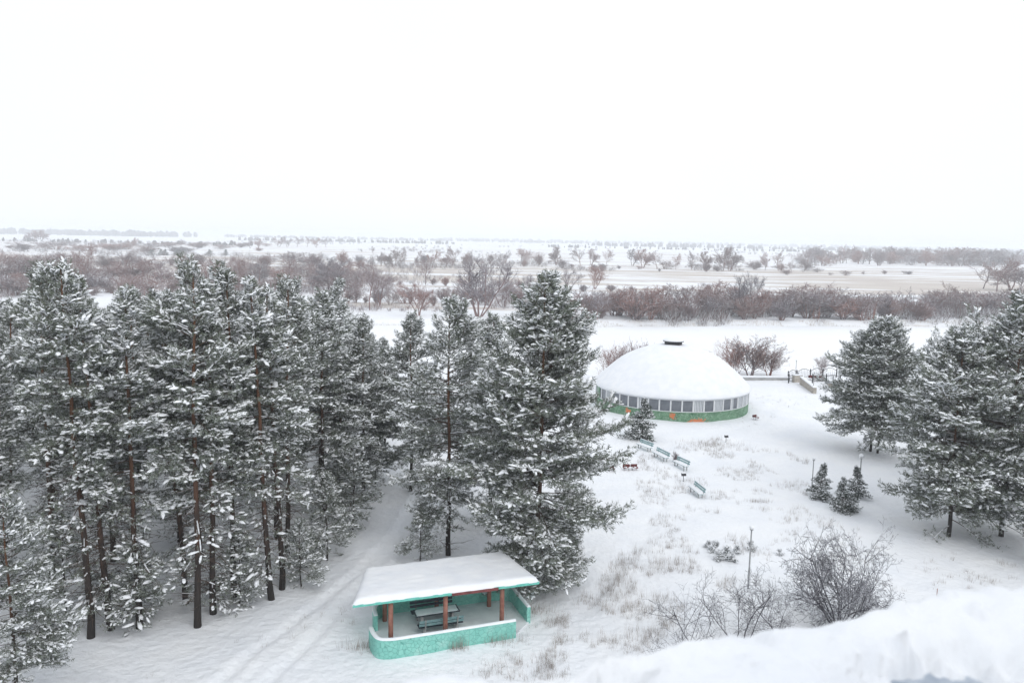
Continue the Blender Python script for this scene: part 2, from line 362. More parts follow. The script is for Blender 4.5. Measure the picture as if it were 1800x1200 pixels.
for px, py, a_, b_ in ((1640, 1178, .28, .17), (1010, 1194, .22, .10), (1740, 1200, .2, .14)):
    u0, v0 = rl(px, py); hh = hh - (.25 + .25 * vnoise(UU * 14, VV * 14, 28) + .12 * vnoise(UU * 40, VV * 40, 29)) * np.exp(-((UU - u0) / a_) ** 2 - ((VV - v0) / b_) ** 2)
for q in range(22):
    a, b, s_ = rng.uniform(.2, 3.6), rng.uniform(-1.3, -.12), rng.uniform(.012, .04)
    hh = np.maximum(hh, hh * .35 + s_ * 1.3 * np.exp(-(((UU - a) ** 2 + (VV + -b) ** 2 * 1.0) / s_ ** 2) ** 2) + .0) if False else hh + s_ * 1.2 * np.exp(-(((UU - a) ** 2 + (VV - b) ** 2) / s_ ** 2) ** 2)
edgef = sstep(-.16, 0, VV)
zz = ZR + hh * (1 - .6 * edgef) - edgef ** 3 * .14
VO = VV + crest * sstep(-.5, 0, VV)
v = np.stack([UU, VO, zz], -1).reshape(-1, 3); nu = len(us)
lip = np.stack([us, VO[-1] - .05, np.full(nu, ZR - .42)], -1); v = np.concatenate([v, lip]); nr = len(vs) + 1
i = (np.arange(nr - 1)[:, None] * nu + np.arange(nu - 1)[None]).ravel()
link('snow', tri_mesh('roof_snow', v, np.stack([i, i + 1, i + nu + 1, i + nu], 1), [M['snow']], smooth=True), roof)

# ------------------------------------------------------------------ shelter with the turquoise walls
SA = R(19.8); s0 = np.array([-5.42, 35.8]); su = np.array([math.cos(SA), math.sin(SA)]); sv = np.array([-su[1], su[0]])
SZ = min(G(*(s0 + su * a + sv * b)) for a in (0, 3, 6) for b in (0, 2, 4)) - .05
shel = empty('picnic_shelter', (s0[0], s0[1], SZ), SA); tag(shel, 'turquoise picnic shelter with red brown posts under a snow covered flat roof', 'shelter')
FZ = .18
def loc(p): q = np.asarray(p[:2]) - s0; return np.array([q @ su, q @ sv])
def smooth_path(P, it=3):
    P = np.asarray(P, float)
    for _ in range(it):
        P = np.concatenate([[P[0]], np.stack([P[:-1] * .75 + P[1:] * .25, P[:-1] * .25 + P[1:] * .75], 1).reshape(-1, 2), [P[-1]]])
    return P
def wall(name, P, h, th, mt, parent):
    P = smooth_path(P); t = np.gradient(P, axis=0); t /= np.linalg.norm(t, axis=1)[:, None]; n = np.stack([-t[:, 1], t[:, 0]], 1) * th / 2
    k = len(P); Lf, Rt = P + n, P - n
    v = [(*a, z) for z in (-.5, h) for a in Lf] + [(*a, z) for z in (-.5, h) for a in Rt]
    f = []
    for a in range(k - 1):
        f += [(a, a + 1, k + a + 1, k + a), (2 * k + a + 1, 2 * k + a, 3 * k + a, 3 * k + a + 1), (k + a, k + a + 1, 3 * k + a + 1, 3 * k + a)]
    f += [(0, k, 3 * k, 2 * k), (k - 1, 3 * k - 1, 4 * k - 1, 2 * k - 1)]
    w_ = MB().add(v, f).build(name, mt, parent)
    mb = MB(); pts = np.column_stack([P, np.full(k, h + .012)])
    a_ = np.linspace(0, math.pi, 7); vv = []
    for j in range(k):
        jit = 1 + .25 * float(vnoise(np.array([j * .37]), np.array([h]), 12)[0])
        for q in a_: vv.append((P[j, 0] + n[j, 0] * 1.05 * math.cos(q), P[j, 1] + n[j, 1] * 1.05 * math.cos(q), h + .004 + .085 * jit * math.sin(q)))
    mb.add(vv, [(j * 7 + q, j * 7 + q + 1, (j + 1) * 7 + q + 1, (j + 1) * 7 + q) for j in range(k - 1) for q in range(6)] + [tuple(range(6, -1, -1)), tuple((k - 1) * 7 + q for q in range(7))])
    mb.build('snow_cap', M['snow'], w_, True); return w_
wall('wall', [(-.78, 1.45), (-.76, .8), (-.62, .2), (-.05, 0), (.8, 0), (3, 0.02), (6.25, 0.05)], .98, .22, M['turq'], shel)
bw = [loc(p) for p in ((-6.62, 38.15), (-6.95, 39.3), (-6.2, 40.2), (-5.0, 40.5), (-2.5, 41.3), (-.75, 41.95), (0.25, 42.0), (.55, 41.0), (1.15, 39.45))]
wall('wall', bw, .98, .2, M['turq'], shel)
mb = MB(); fl = smooth_path([(-.78, 1.3), (-.74, .5), (0, .0), (3, 0), (6.2, .05)], 2).tolist() + [list(q) for q in smooth_path(bw, 2)[::-1]]
mb.add([(*p, FZ) for p in fl] + [(*p, -.4) for p in fl], [tuple(range(len(fl)))] + [(a + len(fl), (a + 1) % len(fl) + len(fl), (a + 1) % len(fl), a) for a in range(len(fl))])
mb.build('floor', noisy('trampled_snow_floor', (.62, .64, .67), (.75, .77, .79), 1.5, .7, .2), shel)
RZ = 2.52
cor = [loc(U(620, 1068, RZ + SZ)), loc(U(948, 1026, RZ + SZ)), loc(U(884, 970, RZ + .22 + SZ)), loc(U(642, 1000, RZ + .22 + SZ))]
for p in ((.1, .95), (2.85, .95), (5.85, 1.0), loc((-6.35, 39.25)), loc((-3.75, 40.3)), loc((-.98, 41.15))):
    mb = MB(); k = 10; mb.tube([(p[0], p[1], FZ - .3), (p[0], p[1], .9), (p[0], p[1], 1.7), (p[0], p[1], RZ + .02)], [.125, .12, .12, .12], 12); mb.build('post', M['post'], shel, True)
def slab(cor, z0, z1, grow=0.0):
    c = np.mean(cor, 0); P = [np.array(q) + (np.array(q) - c) / np.linalg.norm(np.array(q) - c) * grow for q in cor]
    return [(*p, z0) for p in P] + [(*p, z1) for p in P]
BF = [(3, 2, 1, 0), (4, 5, 6, 7), (0, 1, 5, 4), (1, 2, 6, 5), (2, 3, 7, 6), (3, 0, 4, 7)]
ro_ = MB().add(slab(cor, RZ, RZ + .13), BF).build('roof', M['turq_plain'], shel)
# thick snow on the roof: rounded pillow
nuv = 60; a = np.linspace(0, 1, nuv); S, T = np.meshgrid(a, a)
c4 = [np.array(q) for q in slab(cor, 0, 0, .03)[:4]]; c4 = [q[:2] for q in c4]
XX = (1 - S)[..., None] * (1 - T)[..., None] * c4[0] + S[..., None] * (1 - T)[..., None] * c4[1] + S[..., None] * T[..., None] * c4[2] + (1 - S)[..., None] * T[..., None] * c4[3]
dm = np.minimum(np.minimum(S, 1 - S) * 8.5, np.minimum(T, 1 - T) * 4.6)
hs = RZ + .115 + .27 * (1 - np.exp(-(dm / .09))) * (1 + .10 * vnoise(S * 9, T * 5, 31)) + .03 * vnoise(S * 30, T * 16, 32) * np.clip(dm * 6, 0, 1)
XX = XX + (.05 * vnoise(S * 40, T * 22, 33) * np.exp(-dm / .1))[..., None]
v = np.column_stack([XX.reshape(-1, 2), hs.ravel()]); i = (np.arange(nuv - 1)[:, None] * nuv + np.arange(nuv - 1)[None]).ravel()
link('roof_snow', tri_mesh('shelter_roof_snow', v, np.stack([i, i + 1, i + nuv + 1, i + nuv], 1), [M['snow']], smooth=True), ro_)
ebm = MB(); e0 = np.array([*cor[0], RZ + .065]); e1 = np.array([*cor[1], RZ + .065]); ed = (e1 - e0) / np.linalg.norm(e1 - e0)
ea = math.atan2(ed[1], ed[0]); bc = e0 + ed * np.linalg.norm(e1 - e0) * .64; ebm.box(bc + np.array([-math.sin(ea), math.cos(ea), 0]) * -.02 + np.array([0, 0, -.02]), (2.4, .05, .14), ea)
ebm.build('repair_board', M['red_dark'], ro_)

def plank_bench(name, parent_loc, rz_, length, wood, back=True, snow=True, legm=None, z0=0.0, cols=None):
    """garden bench: slats on the seat and the back, two legs; local x along, back towards +y"""
    b = empty(name, parent_loc, rz_)
    for j, y in enumerate((-.17, -.02, .13)):
        MB().box((0, y, z0 + .44), (length, .125, .035)).build('seat_slat', wood, b)
    if back:
        if snow: bevel(MB().box((0, .31, z0 + .895), (length - .04, .07, .06)).build('back_snow', M['snow'], b), .025)
        for z in (.62, .80): MB().box((0, .255 + (z - .6) * .22, z0 + z), (length, .03, .13), rx=-.2).build('back_slat', cols or wood, b)
    for sx in (-1, 1):
        mb = MB(); x = sx * length * .36
        mb.box((x, -.14, z0 + .2), (.07, .06, .44)); mb.box((x, .17, z0 + .2), (.07, .06, .44)); mb.box((x, .0, z0 + .395), (.07, .44, .05))
        if back: mb.box((x, .30, z0 + .66), (.06, .05, .52), rx=-.2)
        mb.build('leg', legm or M['concrete'], b)
    if snow:
        k = 24; us_ = np.linspace(-length / 2 + .02, length / 2 - .02, k); vs_ = np.linspace(-.23, .2, 9); A_, B_ = np.meshgrid(us_, vs_)
        d = np.minimum(np.minimum(A_ - us_[0], us_[-1] - A_), np.minimum(B_ - vs_[0], vs_[-1] - B_))
        z = z0 + .461 + .11 * (1 - np.exp(-d / .05)) * (1 + .3 * vnoise(A_ * 3 + parent_loc[0], B_ * 6, 41))
        v = np.stack([A_, B_, z], -1).reshape(-1, 3); i = (np.arange(8)[:, None] * k + np.arange(k - 1)[None]).ravel()
        link('seat_snow', tri_mesh('bench_snow', v, np.stack([i, i + 1, i + k + 1, i + k], 1), [M['snow']], smooth=True), b)
    return b
def sh(u, v, z=FZ): p = s0 + su * u + sv * v; return (p[0], p[1], SZ + z)
tb = empty('picnic_table', sh(2.75, 2.35), SA); tag(tb, 'dark plank picnic table dusted with snow inside the turquoise shelter', 'table')
for y in (-.27, 0, .27): MB().box((0, y, .76), (2.3, .25, .05)).build('plank', M['dark_wood'], tb)
for sx in (-1, 1):
    mb = MB(); mb.box((sx * .8, 0, .37), (.1, .5, .72)); mb.box((sx * .8, 0, .03), (.1, .7, .06)); mb.build('leg', M['concrete'], tb)
k = 20; A_, B_ = np.meshgrid(np.linspace(-1.1, 1.1, k), np.linspace(-.36, .36, 8)); d = np.minimum(1.1 - abs(A_), .36 - abs(B_))
i = (np.arange(7)[:, None] * k + np.arange(k - 1)[None]).ravel()
link('snow_dusting', tri_mesh('table_snow', np.stack([A_, B_, .787 + .03 * (1 - np.exp(-d / .04)) + .02 * vnoise(A_ * 3, B_ * 5, 5)], -1).reshape(-1, 3), np.stack([i, i + 1, i + k + 1, i + k], 1), [M['snow']], smooth=True), tb)
o = plank_bench('bench', sh(2.75, 1.55), SA + math.pi, 2.3, M['dark_wood'], True, False, cols=M['teal_wood']); tag(o, 'teal backed bench in front of the picnic table, nearest shelter front wall', 'bench', 'benches in the shelter')
o = plank_bench('bench', sh(2.75, 3.2), SA, 2.3, M['dark_wood'], True, False, cols=M['dark_wood']); tag(o, 'dark navy backed bench behind the picnic table by shelter back wall', 'bench', 'benches in the shelter')

# ------------------------------------------------------------------ round pavilion with domed snowy roof
f_ = U(1190, 742); cen = np.array([19.6, 96.0]); PR = 9.15
DZ = G(cen[0], cen[1] - 9.5) - .02
pav = empty('round_pavilion', (cen[0], cen[1], DZ)); tag(pav, 'round green pavilion with ring of windows under a snow covered dome roof', 'pavilion')
to_cam = math.atan2(-cen[1], -cen[0])
for px, z, r_ in ((1226, .14, (1.5, .45)), (1182, .62, (.6, .5)), (1103, .62, (.6, .5))):
    d = U(px, 742, DZ + z); t = np.array([d[0], d[1]]) - CAM[:2]; t = t / np.linalg.norm(t)
    oc = CAM[:2] - cen; bq = t @ oc; dist = -bq - math.sqrt(max(bq * bq - (oc @ oc - PR ** 2), 0)); hit = CAM[:2] + t * dist - cen
    mural_spot((hit[0], hit[1], z), r_)
L(MURAL, MURAL_LAST, bsdf(MURAL).inputs['Base Color'])
MB().lathe([(PR - .15, -.6), (PR, -.6), (PR, 1.02), (PR + .06, 1.04), (PR + .06, 1.10), (PR - .15, 1.10)], n=96).build('lower_wall', M['mural'], pav)
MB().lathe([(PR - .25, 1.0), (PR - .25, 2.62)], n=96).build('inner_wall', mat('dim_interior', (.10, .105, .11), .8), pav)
MB().lathe([(PR - .12, 2.44), (PR + .02, 2.44), (PR + .02, 2.68), (PR - .12, 2.68)], n=96).build('head_beam', M['white_frame'], pav)
NW = 46; da = 2 * math.pi / NW; wwid = 2 * PR * math.sin(da / 2)
fr = MB()
fr.box((-wwid / 2 + .05, 0, .67), (.11, .12, 1.34)); fr.box((wwid / 2 - .03, 0, .67), (.05, .10, 1.34)); fr.box((0, -.002, .035), (wwid - .12, .11, .07)); fr.box((0, -.002, 1.315), (wwid - .12, .11, .05))
frm = fr.mesh('window_frame', [M['white_frame']]); pnm = MB().box((0, .02, .67), (wwid - .1, .02, 1.26)).mesh('window_pane', [M['glass']])
k = 25; cx_ = np.linspace(-wwid / 2 + .09, wwid / 2 - .07, k); cu = np.array([[x, .005 - .012 * math.sin(j * 1.6), z] for z in (.08, 1.28) for j, x in enumerate(cx_)])
crm = tri_mesh('curtain', cu, np.array([[j, j + 1, k + j + 1, k + j] for j in range(k - 1)]), [M['curtain']], smooth=True)
crh = tri_mesh('curtain_half', cu[[j for j in range(10)] + [k + j for j in range(10)]], np.array([[j, j + 1, 10 + j + 1, 10 + j] for j in range(9)]), [M['curtain']], smooth=True)
front = math.atan2(-cen[1], -cen[0])
for q in range(NW):
    a = front + (q + .5) * da; rel = (a - front + math.pi) % (2 * math.pi) - math.pi
    if abs(rel) > 2.0: continue
    sgn = rel            # positive = to the right in the photograph (counter-clockwise seen from above)
    if -1.62 < rel < -1.28: continue
    e = link('window', frm, pav); rr = PR * math.cos(da / 2) - .02
    e.location = (rr * math.cos(a), rr * math.sin(a), 1.10); e.rotation_euler = (0, 0, a + math.pi / 2)
    pn = link('pane', pnm, e)
    idx = int(round(rel / da - .5))
    if idx in (2, 4, 7, 8, 9, -7): link('curtain', crm, e)
    if idx in (6, -3): link('curtain', crh, e)
    if idx == -6: MB().box((.1, -.0, .75), (.22, .015, .22)).build('notice', M['paper'], e)
# solid wall and door on the left flank
for (a0, a1, mt, nm) in ((front - 1.30, front - 1.16, M['mural'], 'wall_pier'), (front - 1.66, front - 1.52, M['mural'], 'wall_pier')):
    an = np.linspace(a0, a1, 6); v = [((PR + .02) * math.cos(t), (PR + .02) * math.sin(t), z) for z in (-.4, 2.6) for t in an] + [((PR - .2) * math.cos(t), (PR - .2) * math.sin(t), z) for z in (-.4, 2.6) for t in an]
    f = [(j, j + 1, 7 + j, 6 + j) for j in range(5)] + [(12 + j + 1, 12 + j, 18 + j, 19 + j) for j in range(5)] + [(0, 6, 18, 12), (5, 17, 23, 11)]
    MB().add(v, f).build(nm, mt, pav)
for aq in (front - 1.36, front - 1.46):
    d_ = empty('door', ((PR - .03) * math.cos(aq), (PR - .03) * math.sin(aq), 0), aq + math.pi / 2); d_.parent = pav
    mb = MB(); mb.box((-.43, 0, 1.2), (.08, .12, 2.4)); mb.box((.43, 0, 1.2), (.08, .12, 2.4)); mb.box((0, -.003, 2.36), (.78, .11, .08)); mb.box((0, -.003, .25), (.78, .11, .5)); mb.build('door_frame', M['white_frame'], d_)
    MB().box((0, .03, 1.4), (.78, .03, 1.84)).build('pane', M['glass'], d_); MB().box((.33, -.08, 1.1), (.03, .06, .2)).build('handle', M['iron'], d_)
ER = PR + .2
prof = [(PR - .1, 2.56), (ER, 2.52), (ER + .06, 2.60), (ER + .05, 2.74)]
for t in np.linspace(0, 1, 26)[1:]:
    rr = (ER) * (1 - t); u_ = 1 - t
    prof.append((max(rr, .01), 2.74 + 4.9 * (1 - u_ ** 2.25) * .985 + .0))
n = 96; an = np.arange(n) * 2 * math.pi / n; v = []
for r_, z in prof:
    for a in an:
        b_ = .05 * float(1) * math.sin(3 * a + r_) * (r_ > 1) * (z > 2.8); v.append((r_ * math.cos(a), r_ * math.sin(a), z + b_ * .6))
v = np.array(v); jit = .05 * vnoise(v[:, 0] * .7 + 30, v[:, 1] * .7 + 30, 51) * (v[:, 2] > 2.8); v[:, 2] += jit
k = len(prof); F = np.array([[i * n + j, i * n + (j + 1) % n, (i + 1) * n + (j + 1) % n, (i + 1) * n + j] for i in range(k - 1) for j in range(n)])
link('domed_roof', tri_mesh('domed_roof', v, F, [M['snow']], smooth=True), pav)
vt = MB().lathe([(1.05, 7.45), (1.05, 7.86), (1.25, 7.88), (1.25, 7.96), (.01, 8.0)], n=24).build('roof_vent', M['iron'], pav)
MB().lathe([(1.24, 7.965), (1.28, 8.03), (1.1, 8.16), (.5, 8.22), (.01, 8.23)], n=24).build('snow_cap', M['snow'], vt, True)

# ------------------------------------------------------------------ benches, seats, signs, lamps
for (pa, pb, lb) in (((1118, 786), (1141, 795), 'blue green park bench beside the young spruce, farthest of four'), ((1146, 801), (1169, 813), 'blue green park bench beside the small leafless bush, second of four'),
                     ((1182, 817), (1204, 830), 'weathered grey blue park bench with snowy seat, third of four benches'), ((1210, 862), (1229, 877), 'pale blue park bench nearest the viewer, alone past the dark signboard')):
    a, b = GP(*pa), GP(*pb); mid = (a + b) / 2; an_ = math.atan2(b[1] - a[1], b[0] - a[0])
    nb_ = np.array([-math.sin(an_), math.cos(an_)]) * .2; p = mid[:2] + nb_
    o = plank_bench('park_bench', (p[0], p[1], G(*p) - .04), an_, float(np.linalg.norm((b - a)[:2])) * 1.0, M['teal_wood'])
    tag(o, lb, 'bench', 'park benches on the snowy lawn')
def red_seat(px, py, rz_, label, two=True, s=1.0):
    p = GP(px, py); o = empty('curved_seat', (p[0], p[1], G(p[0], p[1]) + .02), rz_, s); tag(o, label, 'seat', 'maroon curved garden seats')
    for sx in ((-1, 1) if two else (1,)):
        t = np.linspace(0, 1, 12); x = sx * (.08 + .95 * t); z = .30 + .75 * (1 - t) ** 2.2 * .55 + .45 * np.clip(t - .72, 0, 1) ** 1.2
        v = [(a, y, b) for y in (-.28, .28) for a, b in zip(x, z)] + [(a, y, b - .07) for y in (-.28, .28) for a, b in zip(x, z)]
        k = 12; f = [(j, j + 1, k + j + 1, k + j) for j in range(11)] + [(2 * k + j + 1, 2 * k + j, 3 * k + j, 3 * k + j + 1) for j in range(11)] + [(j + 1, j, 2 * k + j, 2 * k + j + 1) for j in range(11)] + [(k + j, k + j + 1, 3 * k + j + 1, 3 * k + j) for j in range(11)] + [(0, k, 3 * k, 2 * k), (k - 1, 3 * k - 1, 4 * k - 1, 2 * k - 1)]
        MB().add(v, f).build('seat_shell', M['red_dark'], o, True)
        MB().box((sx * .55, .32, .55), (.9, .04, .38)).build('backrest', M['red_dark'], o)
        for q in (.25, .85): MB().tube([(sx * q, -.2, -.05), (sx * q, -.2, .32)], .02, 6).build('leg', M['iron'], o); MB().tube([(sx * q, .22, -.05), (sx * q, .22, .32)], .02, 6).build('leg', M['iron'], o)
        MB().lathe([(.3, 0), (.24, .05), (.01, .07)], c=(sx * .55, 0, .36), n=12).build('snow', M['snow'], o, True)
    return o
red_seat(1108, 826, .1, 'double maroon curved garden seat on open snow left of the benches', True, .64)
red_seat(1068, 828, .1, 'maroon curved seat half hidden by the big pine', False, .6)
red_seat(1324, 738, .5, 'maroon curved seat against the right side of the round pavilion', False, .7)
def signboard(px, py, label):
    p = GP(px, py); o = empty('signboard', (p[0], p[1], G(p[0], p[1])), .2); tag(o, label, 'sign')
    MB().tube([(0, 0, -.1), (0, 0, .55)], .025, 6).build('stake', M['iron'], o); MB().box((0, -.03, .62), (.42, .03, .26), rx=-.5).build('panel', M['sign'], o)
    MB().box((0, -.02, .74), (.36, .12, .04)).build('snow_cap', M['snow'], o)
signboard(1201, 846, 'small dark signboard on a stake before the nearest park bench')
signboard(1276, 777, 'small dark signboard on a stake in the snow below the pavilion')
def lamp(px, py, top, label, mush=False, r_=.045, minh=None):
    p = GP(px, py); z0 = G(p[0], p[1]); h = height_for(p[0], p[1], z0, top)
    o = empty('lamp_post', (p[0], p[1], z0)); tag(o, label, 'lamp post', 'garden lamp posts')
    g_ = .2 if mush else .13
    MB().tube([(0, 0, -.2), (0, 0, h * .3), (0, 0, h * .3 + .01), (0, 0, h - g_ * 1.6)], [r_ * 1.25, r_ * 1.25, r_, r_ * .9], 10).build('pole', M['pole'], o, True)
    MB().lathe([(.04, -.02), (.10, .0), (.10, .05), (.03, .06)], c=(0, 0, h - g_ * 1.75), n=12).build('collar', M['pole'], o)
    t = np.linspace(-1.45, 1.5, 10); MB().lathe([(g_ * math.cos(a), g_ * .85 * math.sin(a)) for a in t], c=(0, 0, h - g_ * .8), n=16).build('globe', M['globe'], o, True)
    MB().lathe([(g_ * 1.02, 0), (g_ * .95, g_ * .4), (g_ * .6, g_ * .75), (.005, g_ * .85)], c=(0, 0, h - g_ * .72), n=16).build('snow_cap', M['snow'], o, True)
lamp(1315, 1034, 924, 'tall thin lamp post left of the big leafless bush')
lamp(1427, 858, 804, 'slim lamp post rising out of a young spruce', r_=.04)
lamp(1509, 872, 798, 'lamp post with wide snow capped globe near the right hand pines', True, .05)
lamp(1398, 666, 632, 'distant lamp post beside the riverside railing gate')
lamp(1474, 668, 637, 'distant lamp post behind the railing, close to the right pines')
lamp(1429, 690, 652, 'distant lamp post in front of the arched railing')
p = GP(1645, 1062); st = MB().tube([(0, 0, -.2), (.01, 0, .95)], .018, 6).build('marker_stake', M['post']); st.location = (p[0], p[1], G(p[0], p[1])); tag(st, 'thin reddish stake standing in the snow above the near roof edge', 'stake')

# low riverside wall, railing and stair parapets
a, b = GP(1303, 668), GP(1384, 668); mid = (a + b) / 2; an_ = math.atan2(b[1] - a[1], b[0] - a[0]); ln_ = float(np.linalg.norm((b - a)[:2])) + .6
wl = empty('riverside_wall', (mid[0], mid[1], G(mid[0], mid[1])), an_); tag(wl, 'low stone wall with snow on top between dome and railing', 'wall')
MB().box((0, 0, .0), (ln_, .35, .8)).build('masonry', M['concrete'], wl); bevel(MB().box((0, 0, .53), (ln_ + .1, .5, .25)).build('snow_cap', M['snow'], wl), .08)
def railing(pts, label, arch=.5):
    P = [GP(*q) for q in pts]; o = empty('iron_railing', (P[0][0], P[0][1], 0)); tag(o, label, 'railing', 'riverside railings')
    q0 = np.array([P[0][0], P[0][1], 0])
    P = [np.array([p[0], p[1], G(p[0], p[1])]) - q0 for p in P]
    for p in P: mb = MB(); mb.box((p[0], p[1], p[2] + .6), (.13, .13, 1.5)); mb.build('post', M['iron'], o); MB().box((p[0], p[1], p[2] + 1.39), (.16, .16, .08)).build('post_snow', M['snow'], o)
    for a, b in zip(P[:-1], P[1:]):
        t = np.linspace(0, 1, 10); arc = (a[None] * (1 - t)[:, None] + b[None] * t[:, None]); top = arc + np.array([0, 0, 1.0]) + np.outer(np.sin(t * math.pi) * arch, [0, 0, 1])
        MB().tube(top, .035, 6).build('top_rail', M['iron'], o); MB().tube(arc + np.array([0, 0, .25]), .03, 6).build('bottom_rail', M['iron'], o)
        nb_ = max(3, int(np.linalg.norm(b - a) / .3)); mb = MB()
        for j in range(1, nb_):
            s_ = j / nb_; c_ = a * (1 - s_) + b * s_
            MB().tube([c_ + np.array([0, 0, .25]), c_ + np.array([0, 0, 1.0 + math.sin(s_ * math.pi) * arch])], .014, 4).build('baluster', M['iron'], o)
railing([(1385, 668), (1400, 666), (1424, 664), (1446, 663), (1470, 663)], 'black iron railing with arched top rail at the river edge', .45)
railing([(1386, 673), (1402, 671)], 'short iron railing section before the arched railing', .1)
railing([(1428, 673), (1452, 673), (1476, 674)], 'nearer black iron railing left of the right hand pines', .2)
red_seat(1421, 668, .1, 'small dark red curved seat behind the iron railing posts', False, .9); red_seat(1438, 669, .1, 'larger dark red curved seat seen through the iron railing', True, .9)
def parapet(pa, pb, h0, h1, label):
    a, b = GP(*pa), GP(*pb); o = empty('stair_parapet', (a[0], a[1], 0)); tag(o, label, 'parapet', 'stone stair parapets')
    d = (b - a)[:2]; n_ = np.array([-d[1], d[0]]) / np.linalg.norm(d) * .22; za, zb = G(a[0], a[1]), G(b[0], b[1])
    q = [(-n_), (n_), (d + n_), (d - n_)]; zt = [za + h0, za + h0, zb + h1, zb + h1]; zb_ = [za - .5, za - .5, zb - .5, zb - .5]
    v = [(*p, z) for p, z in zip(q, zb_)] + [(*p, z) for p, z in zip(q, zt)]; f = [(0, 1, 2, 3), (4, 7, 6, 5), (0, 4, 5, 1), (1, 5, 6, 2), (2, 6, 7, 3), (3, 7, 4, 0)]
    MB().add(v, f).build('masonry', M['stone'], o)
    q = [(-n_ * 1.2), (n_ * 1.2), (d + n_ * 1.2), (d - n_ * 1.2)]; v = [(*p, z + .004) for p, z in zip(q, zt)] + [(*p, z + .16) for p, z in zip(q, zt)]
    bevel(MB().add(v, f).build('snow_cap', M['snow'], o), .06)
parapet((1394, 672), (1408, 671), 1.0, 1.0, 'short stone parapet at the top of the stairs')
parapet((1408, 675), (1432, 692), 1.0, .8, 'sloping stone stair parapet descending to the right')
parapet((1455, 680), (1500, 697), .9, .8, 'stone stair parapet partly hidden by the right pine')

# ------------------------------------------------------------------ trees
UPV = np.array([0, 0, 1.])
def tubes(segs, n=3):
    """many separate straight tapered tubes; segs: (k, 8) p0 p1 r0 r1"""
    s = np.asarray(segs, float).reshape(-1, 8); p0, p1, r0, r1 = s[:, :3], s[:, 3:6], s[:, 6], s[:, 7]
    t = p1 - p0; t /= np.linalg.norm(t, axis=1)[:, None] + 1e-9
    ref = np.where(np.abs(t[:, 2:3]) < .9, UPV[None], np.array([[1., 0, 0]])); a = np.cross(t, ref); a /= np.linalg.norm(a, axis=1)[:, None] + 1e-9; b = np.cross(t, a)
    an = np.arange(n) * 2 * math.pi / n; c, q = np.cos(an), np.sin(an)
    ring = c[None, :, None] * a[:, None] + q[None, :, None] * b[:, None]
    V = np.concatenate([p0[:, None] + ring * r0[:, None, None], p1[:, None] + ring * r1[:, None, None]], 1).reshape(-1, 3)
    base = (np.arange(len(s)) * 2 * n)[:, None]; j = np.arange(n); j2 = (j + 1) % n
    F = np.stack([base + j, base + j2, base + n + j2, base + n + j], -1).reshape(-1, 4)
    return V, F
def quads_to_tris(F): return np.concatenate([F[:, [0, 1, 2]], F[:, [0, 2, 3]]])
def unit(a): return a / (np.linalg.norm(a, axis=-1, keepdims=True) + 1e-9)
